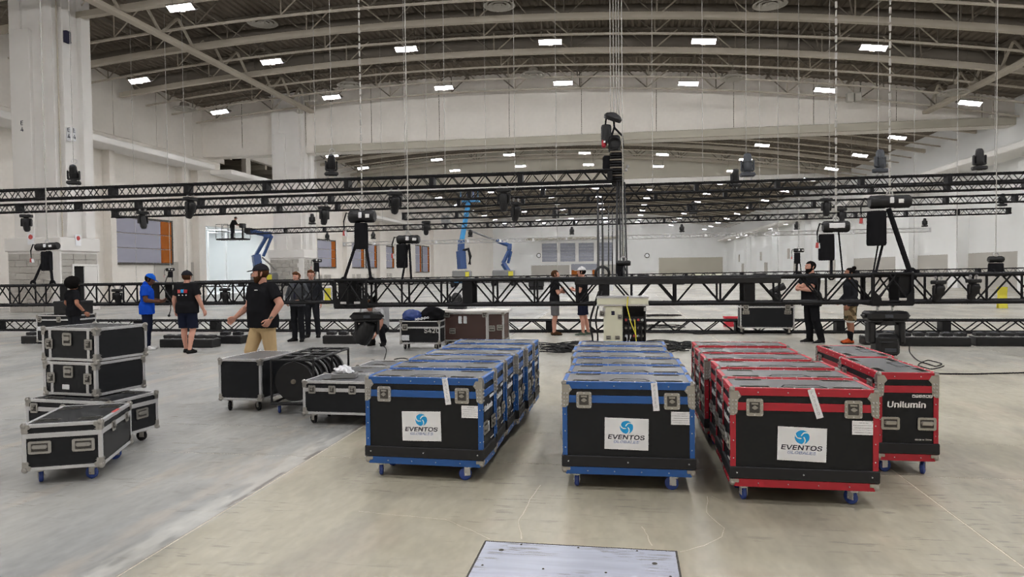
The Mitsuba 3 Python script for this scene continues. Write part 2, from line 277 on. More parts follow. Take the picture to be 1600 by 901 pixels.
# right wall with its ledge, recesses and dado
k = struct('wall_right', rbox(XR, XR + .5, YB, YF, 0, 16), 'm_cool_wall', 'pale right wall of the hall with a long white ledge')
struct('ledge', rbox(XR - 2.2, XR, 30, 60, 8.75, 9.15, .05), 'm_trim_white', '', k)
struct('ledge', rbox(XR - 2.2, XR, 60.3, YF, 8.3, 8.7, .05), 'm_trim_white', '', k)
struct('dado', rbox(XR - .06, XR, 30, 84, 0, 2.6), 'm_wall_dado', '', k)
for a, b in ((47.5, 49), (57.0, 58.6), (66, 69), (83, 85.5), (101, 103), (122, 124), (146, 149)):
    struct('pilaster', rbox(XR - .8, XR, a, b, 0, 8.3), 'm_cool_wall', '', k)
for a in (86.5, 104.5, 126, 150):
    struct('recess', rbox(XR - .12, XR, a, a + 13, 0, 5.6), 'm_white_wall', '', k)
    struct('doorway', rbox(XR - .2, XR, a + 3, a + 5.5, 0, 2.6), 'm_wall_dado', '', k); struct('doorway', rbox(XR - .2, XR, a + 8, a + 9.4, 3, 4.6), 'm_wall_dado', '', k)
for a in list(np.arange(88, 176, 11.0)):
    t = Thing('ledge_light', 'small lamp under the long right ledge', 'light', M4((XR - 1.3, a, 8.27)), 'lamps under the right ledge')
    t.part('can', lathe([(.2, 0), (.24, 0), (.24, .12), (.2, .12)], 12, c=(0, 0, -.1)), 'm_trim_white')
    t.part('lens', TM([[-.3, -.3, 0], [.3, -.3, 0], [.3, .3, 0], [-.3, .3, 0]], [[0, 2, 1], [0, 3, 2]]), 'm_paper', M4((0, 0, -.11)), **emit([60, 61, 62]))
struct('wall_back', rbox(XL, XR, YB - .5, YB, 0, 16), 'm_wall', 'wall behind the camera')
for px, Y in ((1437, 46), (1525, 40), (1270, 70)):
    c = at(px, 425, Y)
# ---- headers across the hall
def strip_wall(name, Y, zb, th, mat, lab, x0=XL, x1=XR):
    xx = np.linspace(x0, x1, 33); zz = roof(xx) + 1.55
    pts = [(x0, zb), (x1, zb)] + list(zip(xx[::-1], zz[::-1]))
    m = extr(Polygon(pts), th); m = moved(m, STAND); m.apply_translation((0, Y + th, 0))
    return struct(name, m, mat, lab)
k = strip_wall('wall_header', H1, 11.0, 1.2, 'm_wall', 'deep pale header wall across the hall under the curved roof')
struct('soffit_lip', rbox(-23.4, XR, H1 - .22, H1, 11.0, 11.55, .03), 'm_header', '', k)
for x in list(np.arange(-29.5, 25, 5.35)): struct('joint_strip', rbox(x - .015, x + .015, H1 - .02, H1, 11.6, float(roof(x)) + 1.4), 'm_steel_dark', '', k)
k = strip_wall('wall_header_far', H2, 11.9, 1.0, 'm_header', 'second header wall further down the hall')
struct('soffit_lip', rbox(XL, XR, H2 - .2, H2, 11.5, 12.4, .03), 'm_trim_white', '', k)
# ---- columns
def column(X, Y, lab, near):
    t = Thing('column', lab, 'column', M4((X, Y, 0)))
    zt = 15.6
    t.part('shaft', cat(rbox(-1.15, -.55, 0, 2.1, 3.45, zt), rbox(-.55, .62, .12, 2.1, 3.45, zt), rbox(.62, 1.12, 0, 2.1, 3.45, zt)), 'm_column')
    t.part('front_panel', rbox(-.95, -.05, -.06, .2, 3.5, 13.2 if near else 12.5, .02), 'm_column')
    t.part('side_fin', rbox(1.1, 1.35, .35, .8, 3.5, zt, .02), 'm_column'); t.part('side_fin', rbox(1.1, 1.35, 1.5, 2.1, 3.5, zt, .02), 'm_column')
    b = t.part('base', cat(rbox(-1.45, 1.33, -.12, 2.2, 0, 2.85), rbox(-1.55, 1.43, -.2, 2.28, 2.85, 3.5, .03)), 'm_column')
    for j in range(9):
        for i in range(4):
            off = .25 * (j % 2)
            x0 = -1.40 + i * .62 - off * (i > 0); x1 = min(-1.40 + (i + 1) * .62 - off, .98)
            if x1 - x0 > .06: t.part('stone', bx((0, 0, 0), (x1 - x0 - .02, .05, .285), .008), 'm_stone', M4(((x0 + x1) / 2, -.13 - .012 * ((i * 7 + j * 3) % 3), .16 + j * .305)), parent=b, cache=f'st{x1-x0:.2f}')
        for i in range(3):
            if near and j < 7 and i > 0: continue
            t.part('stone', bx((0, 0, 0), (.05, .72, .285), .008), 'm_stone', M4((1.34 + .01 * ((i + j) % 2), .25 + i * .76, .16 + j * .305)), parent=b, cache='stS')
    t.part('corner_strip', rbox(.98, 1.38, -.2, -.1, 0, 2.85), 'm_column', parent=b)
    if near:
        d = t.part('service_door', cat(rbox(1.33, 1.42, .5, .6, 0, 2.25), rbox(1.33, 1.42, 2.08, 2.18, 0, 2.25), rbox(1.33, 1.42, .6, 2.08, 2.15, 2.25)), 'm_trim_white')
        t.part('dark_gap', rbox(1.33, 1.345, .6, 1.25, .02, 2.15), 'm_dark', parent=d); t.part('door_leaf', rbox(1.34, 1.40, 1.25, 2.08, .02, 2.15, .01), 'm_column', parent=d)
        for x, y, z, rz in ((-.1, -.22, 3.62, 0), (1.45, .85, 3.58, 90)):
            s = t.part('fire_sign', moved(lathe([(0, 0), (.11, 0), (.11, .015), (0, .015)], 20), M4((x, y, z - .1), rz) @ STAND), 'm_sign_red')
            t.part('sign_plate', moved(extr(sbox(-.17, -.36, .17, .18), .01), M4((x, y + .012 * (rz == 0), z - .1), rz) @ STAND), 'm_paper', parent=s)
        t.part('wall_lettering', moved(meshkit.text_mesh('E', .2, .012), M4((-.62, -.062, 8.75)) @ STAND), 'm_ink', label='dark letter E painted on the column')
        t.part('wall_lettering', moved(meshkit.text_mesh('4', .2, .012), M4((-.62, -.062, 8.45)) @ STAND), 'm_ink', label='dark figure 4 painted on the column')
        s = t.part('grid_sign', bx((1.5, .55, 8.35), (.28, .32, .62), .03), 'm_paper', label='small white box sign reading E 4')
        for c_, dz in (('E', .08), ('4', -.22)): t.part('sign_letter', moved(meshkit.text_mesh(c_, .2, .012), M4((1.44, .385, 8.35 + dz)) @ STAND), 'm_ink', parent=s); t.part('sign_letter', moved(meshkit.text_mesh(c_, .2, .012), M4((1.642, .49, 8.35 + dz), 90) @ STAND), 'm_ink', parent=s)
        s = t.part('grid_sign', bx((1.42, .55, 12.9), (.2, .3, .55), .02), 'm_ink', label='small dark sign high on the column')
        t.part('conduit', cyl((1.2, .2, 3.5), (1.2, .2, 15), .03, 6), 'm_steel')
column(-27.05, 28.6, 'huge pale square column with letters E and 4 and a stone base at far left', True)
column(-25.55, 50.4, 'pale square column with a stone base carrying the header wall', False)
# ================================================================ roof
xx = []
x = XL - .5
while x < XR + .5: xx += [(x, 0), (x + .14, 0), (x + .19, .09), (x + .33, .09)]; x += .38
xx = np.array([p for p in xx if p[0] < XR + .5]); zt = roof(xx[:, 0]) + 1.5 + xx[:, 1]
n = len(xx); v = np.vstack([np.c_[xx[:, 0], np.full(n, YB - .5), zt], np.c_[xx[:, 0], np.full(n, YF + .5), zt]])
f = [[i, i + n, i + 1] for i in range(n - 1)] + [[i + 1, i + n, i + n + 1] for i in range(n - 1)]
struct('ceiling', TM(v, f), 'm_deck', 'brown grey corrugated steel roof deck curving over the hall')
def bow(dz, w, h, y0=0.0, x0=XL + .3, x1=XR - .3, k=28):
    X = np.linspace(x0, x1, k); Z = roof(X) + dz
    v = np.vstack([np.c_[X, np.full(k, y0 + a), Z + b] for a, b in ((-w / 2, 0), (w / 2, 0), (w / 2, h), (-w / 2, h))])
    f = []
    for s in range(4):
        a, b = s * k, ((s + 1) % 4) * k
        for i in range(k - 1): f += [[a + i, a + i + 1, b + i + 1], [a + i, b + i + 1, b + i]]
    for i in (0, k - 1): f += [[i, k + i, 2 * k + i], [i, 2 * k + i, 3 * k + i]]
    return TM(v, f)
NODES = np.arange(-31.0, 25, 4.7)
def web_list():
    out = []
    for i, x in enumerate(NODES):
        out.append(((x, 0, float(roof(x)) + .1), (x, 0, float(roof(x)) + 1.42), .04))
        for s in (-1.5, 1.5):
            out.append(((x, 0, float(roof(x)) + .12), (x + s, 0, float(roof(x + s)) + 1.4), .042))
    return out
WEBS = web_list()
ORD = ['first', 'second', 'third', 'fourth', 'fifth', 'sixth', 'seventh', 'eighth', 'ninth', 'tenth']
NEAR = [(27.3, 0), (30.2, 1), (33.1, 0), (36.0, 1), (38.4, 0), (41.6, 1), (44.1, 0), (46.9, 0), (49.9, 0)]
FARJ = [(52.6 + 2.85 * i, i % 3 == 1) for i in range(11)] + [(86 + 4.4 * i, False) for i in range(21)]
for i, (Y, big) in enumerate(NEAR + FARJ):
    near = i < len(NEAR)
    lab = (f'thick' if big else 'slim') + ' curved steel roof truss spanning the hall, ' + (f'{ORD[len(NEAR)-1-i]} in front of the header wall' if near else 'beyond the header wall')
    t = Thing('roof_truss', lab, 'roof truss', M4((0, Y, 0)), None if near else 'roof trusses beyond the header wall')
    w, h = (.30, .30) if big else (.12, .10)
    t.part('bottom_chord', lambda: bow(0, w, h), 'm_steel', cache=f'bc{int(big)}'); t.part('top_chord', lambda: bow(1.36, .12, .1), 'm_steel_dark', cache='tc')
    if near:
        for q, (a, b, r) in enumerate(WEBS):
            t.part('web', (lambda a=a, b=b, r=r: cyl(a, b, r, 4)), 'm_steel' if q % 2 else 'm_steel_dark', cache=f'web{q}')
    elif i < len(NEAR) + 11: t.part('webs', lambda: cat([cyl(a, b, r, 4) for a, b, r in WEBS]), 'm_steel_dark', cache='webs', kind='stuff')
for i, Y in enumerate((30.75, 37.2, 42.2)):
    X = np.linspace(XL + 1 if Y > 31.5 else -23.5, XR - 1, 26)
    t = Thing('round_duct', ['wide', 'middle', 'far'][i] + ' round grey air duct lying above a thick curved roof truss', 'air duct')
    t.part('pipe', tube(np.c_[X, np.full(26, Y), roof(X) + .80], .38, 14), 'm_duct', smooth=40)
    for x_ in np.arange(-28 if Y > 31.5 else -22, 24, 4.7): t.part('collar', tube([(x_ - .06, Y, float(roof(x_)) + .80), (x_ + .06, Y, float(roof(x_ + .1)) + .80)], .41, 14), 'm_duct')
# girders along the hall
for x0, lab in ((-23.6, 'long steel girder running down the left side of the roof'), (20.5, 'long steel girder running down the right side of the roof')):
    z = float(roof(x0)) - .12
    t = Thing('roof_girder', lab, 'girder'); 
    t.part('bottom_chord', rbox(x0 - .22, x0 + .22, 20, H1, z - .12, z + .1, .02), 'm_steel'); t.part('top_chord', rbox(x0 - .15, x0 + .15, 20, H1, z + 1.35, z + 1.5), 'm_steel_dark')
    for i, Y in enumerate(np.arange(21.5, 50, 2.9)):
        t.part('web', cyl((x0, Y, z + .1), (x0, Y + 1.45, z + 1.4), .09, 6), 'm_steel'); t.part('web', cyl((x0, Y + 1.45, z + 1.4), (x0, min(Y + 2.9, 50.8), z + .1), .09, 6), 'm_steel')
for i, x0 in enumerate(np.arange(-27, 24, 5.3)):
    z = float(roof(x0)) + 1.15
    for j, (y0, y1) in enumerate(((26, H1 - .1),)):
        single('roof_purlin', cat(rbox(x0 - .04, x0 + .04, y0, y1, z, z + .18), [cyl((x0, Y, z), (x0 + 1.2, Y + 2.6, float(roof(x0 + 1.2)) + .2), .035, 4) for Y in np.arange(28, 48, 5.6)]), 'm_steel_dark', 'brown steel purlin with slanting braces under the roof deck', 'purlin', group='roof purlins')
# ---- ceiling lights
FAR_LAMP = [1.5 * q for q in LAMP]                  # the far part of the hall is lit at full level
COLX = [-27.4, -19.2, -11.4, -3.57, 4.23, 12.27, 20.3]
def lampz(x): return 1.72 + (float(roof(x / .951)) - 2.14) * .951
lit = cat([moved(bx((0, 0, 0), (1.2, .27, .03), .005), M4((0, s * .17, 0), 0, s * 14)) for s in (-1, 1)])
for j, Y in enumerate([-3.8, 4.3, 12.4, 20.4, 28.5, 36.6, 44.7, 55.5, 63.6, 71.7, 79.8] + list(np.arange(91, 176, 12))):
    for i, x0 in enumerate(COLX):
        if i == 0 and j == 4: continue                # the column stands there
        if 4 <= j < 7: lab, g = f'twin panel hall light, {ORD[i]} from left in the {["front", "middle", "rear"][j-4]} row before the header', None
        else: lab, g = 'lit twin panel hall light hanging under the roof further down the hall', 'hall lights beyond the header wall'
        if j < 4: lab, g = 'lit twin panel hall light hanging under the roof above the camera', 'hall lights above the camera'
        t = Thing('hall_light', lab, 'ceiling light', M4((x0, Y, lampz(x0)), 0, 0, math.degrees(math.atan((x0 + 10.5) / 190)), s=1.0 if Y < 85 else .8), g)
        t.part('housing', lambda: cat(rbox(-.62, .62, -.36, .36, .13, .18, .01), rbox(-.12, .12, -.02, .02, -.10, .13, .005)), 'm_steel_dark', cache='lhous')
        t.part('lit_panel', TM([[-.6, -.33, .12], [.6, -.33, .12], [.6, -.03, -.06], [-.6, -.03, -.06], [-.6, .03, -.06], [.6, .03, -.06], [.6, .33, .12], [-.6, .33, .12]], [[0, 2, 1], [0, 3, 2], [4, 6, 5], [4, 7, 6]]), 'm_paper', cache=f'lpan{Y < 85}', **emit(LAMP if Y < 85 else FAR_LAMP))
        [t.part('hanger', lambda: cyl((0, 0, .17), (0, 0, 2.62 if Y < 85 else 3.27), .010, 4), 'm_steel_dark', M4((s_ * .5, 0, 0)), cache=f'lhang{Y < 85}') for s_ in (-1, 1)]
# ---- round air diffusers hanging from the ducts
for i, (px, py, Y) in enumerate(((780, 10, 35), (1203, 8, 35), (410, 37, 35.5), (546, 134, 43.5), (833, 118, 43.5), (1145, 123, 43.5), (288, 171, 44), (1490, 146, 43))):
    c = at(px, py, Y)
    t = Thing('round_diffuser', ['round ceiling diffuser at the top edge left of the centre cables', 'round ceiling diffuser at the top edge right of the centre cables', 'round ceiling diffuser high on the left near the girder', 'round ceiling diffuser above the front hoist', 'round ceiling diffuser left of the centre cables above the header', 'round ceiling diffuser right of the centre cables above the header', 'round ceiling diffuser near the left wall corner', 'round ceiling diffuser near the right wall corner'][i], 'air diffuser', M4(c))
    for r0 in (.28, .52, .76): t.part('ring', lathe([(r0 - .15, .10), (r0, 0), (r0 + .06, .02), (r0 - .08, .13)], 28), 'm_diffuser', smooth=40)
    t.part('centre_cone', lathe([(0, .02), (.12, .05), (.06, .12), (0, .14)], 20), 'm_diffuser'); t.part('neck', cyl((0, 0, .1), (0, .05, .42), .3, 14), 'm_duct', smooth=40); t.part('hanger', cyl((0, 0, .4), (0, 0, float(roof(c[0])) + 1.55 - c[2]), .02, 5), 'm_steel_dark')
for px, py, lab in ((485, 152, 'white box speaker hanging under the roof near the left'), (1334, 152, 'white box speaker pair hanging under the roof near the right'), (468, 174, 'small pale camera on the left end of the header'), (1552, 182, 'small pale camera on the right wall corner')):
    c = at(px, py, 48.5)
    t = Thing('ceiling_speaker', lab, 'speaker' if 'speaker' in lab else 'camera', M4(c)); w = .3 if 'box' in lab else .14
    t.part('body', bx((-w * .8, 0, 0), (w * 1.4, .4, w * 2), .04), 'm_diffuser'); t.part('body', bx((w * .8, 0, 0), (w * 1.4, .4, w * 2), .04), 'm_diffuser'); t.part('hanger', cyl((0, 0, w), (0, 0, 1.2), .03, 5), 'm_steel')
# ================================================================ lighting trusses
def box_truss(label, P0, P1, s, sec, pitch, rc, rb, mat, detail, verticals=False, group=None, joint=.14, zig0=0):
    P0, P1 = np.asarray(P0, float), np.asarray(P1, float); d = P1 - P0; L = float(np.linalg.norm(d)); d /= L
    yv = np.cross([0, 0, 1.0], d); yv /= np.linalg.norm(yv); M = np.eye(4); M[:3, 0], M[:3, 1], M[:3, 2], M[:3, 3] = d, yv, np.cross(d, yv), P0
    t = Thing('lighting_truss', label, 'truss', M, group); h = s / 2
    for y in (-h, h):
        for z in (0, s): t.part('chord', cyl((0, y, z), (L, y, z), rc, 8 if s > .4 else 6), mat, smooth=40)
    nsec = max(1, int(round(L / sec))); sl = L / nsec
    for i in range(nsec + 1):
        x = min(max(i * sl, joint / 2), L - joint / 2)
        t.part('joint_block', lambda: cat(bx((0, -h, h), (joint, .03, s), .005), bx((0, h, h), (joint, .03, s), .005), bx((0, 0, 0), (joint, s, .03), .005), bx((0, 0, s), (joint, s, .03), .005)) if s > .4 else bx((0, 0, h), (joint, s + .02, s + .02), .01), mat, M4((x, 0, 0)), cache=f'jb{s}_{joint}')
    rest = []; k = 0
    for i in range(nsec):
        a, b = i * sl + joint * .6, (i + 1) * sl - joint * .6; m = max(1, int(round((b - a) / pitch))); p = (b - a) / m
        for q in range(m):
            x = a + q * p
            for sgn in (0, 1):
                x0, x1 = x + sgn * p / 2, x + (sgn + 1) * p / 2; z0, z1 = (0, s) if sgn == 0 else (s, 0)
                if verticals or (zig0 + i) % 2: z0, z1 = z1, z0
                def br(p=p, z0=z0, z1=z1): return cyl((0, 0, z0), (p / 2, 0, z1), rb, 5)
                ck = f'br{p:.3f}_{s}_{z0>z1}_{rb}'
                for y, face in ((-h, 1), (h, 2)):
                    if detail >= face: t.part('brace', br, mat, M4((x0 + (.06 if y > 0 else 0), y, 0)), cache=ck)
                    else: rest.append(moved(br(), M4((x0, y, 0))))
                for z in (0, s): rest.append(cyl((x0, -h, z), (x0, h, z), rb, 4))
            if verticals:
                for y in (-h, h): t.part('upright', lambda: cyl((0, 0, 0), (0, 0, s), rb * 1.25, 6), mat, M4((x + p / 2 + (p / 2 if False else 0), y, 0)), cache=f'up{s}_{rb}')
    t.part('braces', cat(rest), mat, kind='stuff')
    return t
def line(pts, Y, z=None):             # a level truss line through pixel columns, at a given distance
    a, b = at(pts[0], 420, Y), at(pts[1], 420, Y); return (a[0], Y, z), (b[0], Y, z)
box_truss('frontmost high black box truss, ending at the centre cable hoist', (-24, 20, 4.22), (-.22, 20, 4.22), .31, 2.6, .46, .034, .014, 'm_truss', 1)
box_truss('second high black box truss, running the full width of the hall', (-26, 24, 4.22), (15.5, 24, 4.30), .30, 2.6, .46, .033, .014, 'm_truss', 1)
box_truss('third high black box truss with its left end beside the shutter', (-22.1, 27.5, 4.24), (17, 27.5, 4.46), .30, 2.6, .46, .032, .014, 'm_truss', 1)
box_truss('fourth high black box truss starting left of the blue boom lift', (-10.3, 32, 4.2), (19, 32, 4.36), .30, 2.6, .5, .032, .014, 'm_truss', 0)
box_truss('fifth high black truss with its right end near the right wall', (-23.5, 41, 4.22), (20.7, 41, 4.46), .29, 2.6, .5, .034, .016, 'm_truss', 0)
box_truss('farthest high silver truss in front of the far windows', (-25, 60, 4.1), (24.5, 60, 4.42), .30, 3, .5, .03, .014, 'm_silver', 0)
box_truss('low black truss far behind the eye-level truss', (-22.5, 34, 1.02), (21, 34, 1.28), .30, 2.6, .5, .026, .012, 'm_truss', 0)
ZB = 1.02
tB1 = box_truss('left eye-level black box truss behind the bearded walking man', (-19, 15.7, .95), (-6.2, 15.7, 1.01), .50, 2.44, .9, .034, .016, 'm_truss', 2, True, joint=.2)
tB2 = box_truss('right eye-level black box truss carrying the front hoists and big moving lights', (at(536, 437, 14.0)[0], 14.0, ZB), (at(536, 437, 14.0)[0] + 16.56, 14.0, 1.06), .50, 2.76, .85, .036, .017, 'm_truss', 2, True, joint=.2)
tB2.part('top_plank', bx((6.9, -.27, .44), (3.9, .05, .12), .01), 'm_black')
tC = box_truss('low black box truss lying along the floor', (-19.5, 19, .02), (10.6, 19, .03), .30, 2.5, .74, .030, .016, 'm_truss', 1, joint=.2)
def corner(px):
    L = M4((at(px, 450, 14.0)[0] - at(536, 437, 14.0)[0], 0, -.04)); t = tB2
    fr = []
    for y in (-.29, .29):
        fr += [bx((0, y, z), (.72, .05, .05), .01) for z in (0, .57)]
    for x in (-.34, .34):
        fr += [bx((x, 0, z), (.05, .6, .05), .01) for z in (0, .57)] + [bx((x, y, .285), (.05, .05, .57), .01) for y in (-.29, .29)]
    k = t.part('corner_block', cat(fr), 'm_truss', L, label='square truss corner frame')
    for y in (-.32, .32):
        for s_ in (-1, 1): t.part('gusset', moved(extr(Polygon([(-.36 * s_, 0), (-.1 * s_, 0), (-.36 * s_, .3)]), .02), M4((0, y, .0)) @ STAND), 'm_truss', L, parent=k); t.part('brace', cyl((-.3 * s_, y, .02), (.05 * s_, y, .55), .016, 6), 'm_truss', L, parent=k)
    for x in (-.14, .16): t.part('bolt_plate', bx((x, -.35, .1), (.13, .02, .05), .005), 'm_silver', L, parent=k, label='silver bolt plate')
corner(556); corner(1385)

# ---------------------------------------------------------------- moving lights
def moving_light(label, P, up=False, s=1.0, pan=0, tilt=30, mat='m_black', group=None, name='moving_light'):
    M = M4(P, pan) if not up else M4(P, pan) @ M4((0, 0, 0), 0, 180)
    t = Thing(name, label, 'moving light', M, group); S = M4(s=s); ck = f'ml{s:.2f}'
    for x in (-.11, .11): t.part('clamp', lambda: cat(lathe([(.028, -.02), (.045, -.02), (.045, .02), (.028, .02)], 10, 'x', (0, 0, .0)), bx((0, 0, -.06), (.03, .04, .06), .005)), 'm_silver', S @ M4((x, 0, 0)), cache='mlc')
    t.part('base', lambda: cat(bx((0, 0, -.15), (.40, .26, .12), .025), bx((-.2, 0, -.15), (.03, .16, .05), .01), bx((.2, 0, -.15), (.03, .16, .05), .01)), mat, S, cache='mlb')
    y = t.part('yoke', lambda: cat(cyl((0, 0, -.2), (0, 0, -.25), .09, 14), bx((0, 0, -.27), (.36, .13, .06), .02), bx((-.17, 0, -.41), (.05, .12, .30), .02), bx((.17, 0, -.41), (.05, .12, .30), .02)), mat, S, cache='mly')
    H = S @ M4((0, 0, -.48), 0, tilt)
    h = t.part('head', lambda: lathe([(0, -.27), (.085, -.27), (.115, -.2), (.125, -.05), (.14, .08), (.13, .2), (.09, .25), (0, .26)], 18, 'z'), mat, H, parent=None, cache='mlh', smooth=40)
    t.part('lens', lambda: lathe([(0, -.272), (.08, -.272), (.06, -.285), (0, -.29)], 16), 'm_fixture', H, parent=h, cache='mll'); t.part('vent_ring', lambda: lathe([(.128, 0), (.136, 0), (.136, .02), (.128, .02)], 18), 'm_rubber', H @ M4((0, 0, -.03)), parent=h, cache='mlv')
    return t
def on_truss(px, Y, z, up, lab, tilt=20, pan=0, s=1.0, mat='m_black'):
    moving_light(lab, (at(px, 300, Y)[0], Y, z), up, s, pan, tilt, mat)
LFT = 'black moving light '
for a in ((40, 24, 4.22, False, LFT + 'hanging from the second high truss at far left', 10, 20), (222, 24, 4.22, False, LFT + 'hanging from the second high truss above the big shutter', -15, 70),
          (297, 20, 4.22, False, LFT + 'hanging from the frontmost high truss left of the lobby opening', 20, 80), (506, 24, 4.22, False, LFT + 'hanging from the second high truss at the second column', 10, 60),
          (617, 20, 4.20, False, LFT + 'hanging from the frontmost high truss right of the front hoist', 25, 30), (787, 20, 4.20, False, LFT + 'hanging from the frontmost high truss left of the centre cables', 0, 0),
          (806, 24, 4.19, False, LFT + 'under the second high truss left of the centre cables', 20, 50), (665, 32, 4.2, False, LFT + 'hanging from the fourth high truss near its left end', 20, 20),
          (1168, 24, 4.63, True, 'blue grey moving light standing tall on the second high truss', 0, 0, 1.15, 'm_fixture'), (1148, 27.5, 4.72, True, LFT + 'beside the blue grey light on the third truss', 15, 40),
          (1375, 24, 4.63, True, LFT + 'on the second high truss above the right front hoist', 0, 30, 1.1, 'm_fixture'), (1530, 24, 4.63, True, LFT + 'on the second high truss at far right', 0, 0),
          (1291, 27.5, 4.37, False, LFT + 'hanging from the third high truss left of the right hoists', 0, 20), (1315, 32, 4.34, False, LFT + 'hanging from the fourth high truss above the oval hoist', 0, 0),
          (1083, 41, 4.72, True, LFT + 'on the fifth high truss right of the centre cables', 0, 0, 1.1), (868, 41, 4.69, True, LFT + 'on the fifth high truss left of the centre cables', 0, 0),
          (1566, 41, 4.78, True, LFT + 'at the right end of the fifth high truss', 20, 0), (487, 41, 4.64, True, LFT + 'on the fifth high truss beside the second column', 0, 0),
          (510, 60, 4.59, True, LFT + 'on the silver truss above the lavender shutters', 0, 0), (582, 60, 4.60, True, LFT + 'on the silver truss right of the front hoist bag', 0, 0), (734, 60, 4.62, True, LFT + 'on the silver truss at the tall blue boom', 10, 0),
          (893, 60, 4.65, True, LFT + 'on the silver truss before the far windows', 0, 0), (1065, 60, 4.68, True, LFT + 'on the silver truss right of the far windows', 0, 0), (1245, 60, 4.70, True, LFT + 'on the silver truss left of the oval hoist', 0, 0), (1445, 60, 4.74, True, LFT + 'at the right end of the silver truss', 0, 0)):
    on_truss(*a)
for px, lab in ((117, LFT + 'standing upright on the frontmost truss before the left column'), (519, LFT + 'standing upright on the frontmost truss before the second column')):
    x = at(px, 290, 20)[0]
    t = moving_light(lab, (x, 19.96, 4.56), True, .95, 30, 25)
    t.part('safety_loop', moved(trimesh.creation.torus(.075, .012, major_sections=18, minor_sections=6), M4((.03, -.0, -.83), 0, 80)), 'm_silver')
# the two big ones under the eye-level truss and the dark pair inside it
def hanging_light():
    a = at(573, 480, 14.0)
    t = Thing('stage_light', 'big black moving light hanging below the truss, head turned down, before the crouching person', 'moving light', M4((a[0], 14.0, 0), 20))
    for x in (-.13, .13): t.part('clamp', cat(lathe([(.028, -.02), (.045, -.02), (.045, .02), (.028, .02)], 10, 'x', (x, 0, ZB - .03)), bx((x, 0, ZB - .12), (.03, .04, .14), .005)), 'm_silver')
    t.part('base', cat(bx((0, 0, .78), (.64, .36, .16), .04), bx((0, 0, .69), (.5, .3, .06), .02)), 'm_black')
    for x in (-.33, .33): t.part('handle', bx((x, 0, .78), (.05, .2, .05), .015), 'm_black')
    t.part('yoke', cat(bx((-.22, 0, .56), (.08, .2, .34), .03), bx((.22, 0, .56), (.08, .2, .34), .03), bx((0, 0, .68), (.5, .2, .08), .03)), 'm_black')
    H = M4((-.02, 0, .50)) @ M4((0, 0, 0), 0, 18, 28)
    h = t.part('head', lathe([(0, -.30), (.17, -.30), (.20, -.24), (.20, -.05), (.17, .08), (.14, .18), (0, .2)], 24), 'm_black', H, smooth=40); t.part('lens', lathe([(0, -.302), (.16, -.302), (.1, -.32), (0, -.325)], 20), 'm_fixture', H, parent=h)
    t.part('display', bx((0, -.185, .78), (.14, .012, .06), .003), 'm_fixture')
hanging_light()
def stand_light():
    a = at(1383, 478, 13.9)
    t = Thing('stage_light', 'big black moving light hanging under the right corner block down to the floor', 'moving light', M4((a[0], 13.9, 0)))
    for x in (-.13, .13): t.part('clamp', cat(lathe([(.028, -.02), (.045, -.02), (.045, .02), (.028, .02)], 10, 'x', (x, 0, ZB - .03)), bx((x, 0, ZB - .10), (.03, .04, .1), .005)), 'm_silver')
    t.part('base', cat(bx((0, 0, .79), (.72, .4, .17), .04), bx((0, 0, .69), (.6, .34, .06), .02)), 'm_black')
    t.part('handle', bx((-.38, 0, .79), (.05, .22, .05), .015), 'm_black'); t.part('handle', bx((.38, 0, .79), (.05, .22, .05), .015), 'm_black')
    t.part('yoke', cat(bx((-.26, 0, .48), (.12, .26, .42), .03), bx((.26, 0, .48), (.12, .26, .42), .03), cyl((0, 0, .7), (0, 0, .62), .2, 18)), 'm_black')
    h = t.part('head', cat(bx((0, 0, .24), (.42, .40, .42), .07), bx((0, -.19, .2), (.34, .06, .26), .025)), 'm_black'); t.part('screen', bx((.02, -.225, .16), (.2, .012, .07), .004), 'm_fixture', parent=h); t.part('grip', bx((-.1, -.23, .3), (.12, .03, .03), .008), 'm_rubber', parent=h)
    t.part('display', bx((0, -.205, .79), (.14, .012, .06), .003), 'm_fixture')
stand_light()
for px, Y, z, lab in ((365, 15.7, 1.42, LFT + 'lying in the left eye-level truss behind the bearded man'), (1505, 14.0, 1.52, LFT + 'hanging inside the right eye-level truss near its right end'), (200, 15.7, 1.42, LFT + 'inside the left eye-level truss beside the blue shirted man'), (1452, 14.0, 1.5, LFT + 'inside the right eye-level truss beside the corner block')):
    moving_light(lab, (at(px, 440, Y)[0], Y - .38, z), False, .58, 20, 30)
# black light battens on the floor
def batten(px0, px1, py, lab):
    a, b = fl(px0, py), fl(px1, py); L = abs(b[0] - a[0]); Y = (a[1] + b[1]) / 2
    t = Thing('floor_light_bar', lab, 'light bar', M4(((a[0] + b[0]) / 2, Y, 0)))
    t.part('tray', bx((0, .2, .095), (L, .38, .19), .012), 'm_black'); t.part('rail', bx((0, .2, .198), (L - .04, .3, .014), .004), 'm_silver')
    n = max(2, int(L / .26))
    for i in range(n):
        x = -L / 2 + (i + .5) * L / n
        k = t.part('pixel_head', lambda: bx((0, 0, 0), (.2, .2, .075), .015), 'm_black', M4((x, .2, .242)), cache='pxh'); t.part('lens', lambda: lathe([(0, 0), (.06, 0), (.05, .012), (0, .016)], 10), 'm_fixture', M4((x, .2, .280)), parent=k, cache='pxl')
for a in ((30, 118, 537, 'long black light bar on the floor behind the stacked cases at left'), (247, 332, 543, 'black light bar on the floor behind the person in shorts'), (335, 376, 537, 'short black light bar on the floor left of the walking person'), (503, 562, 537, 'black light bar on the floor left of the hanging big light'), (1352, 1408, 539, 'black light bar under the big stage light'), (1410, 1517, 541, 'long black light bar on the floor right of the big stage light'), (1528, 1660, 541, 'black light bar on the floor at the right edge')): batten(*a)

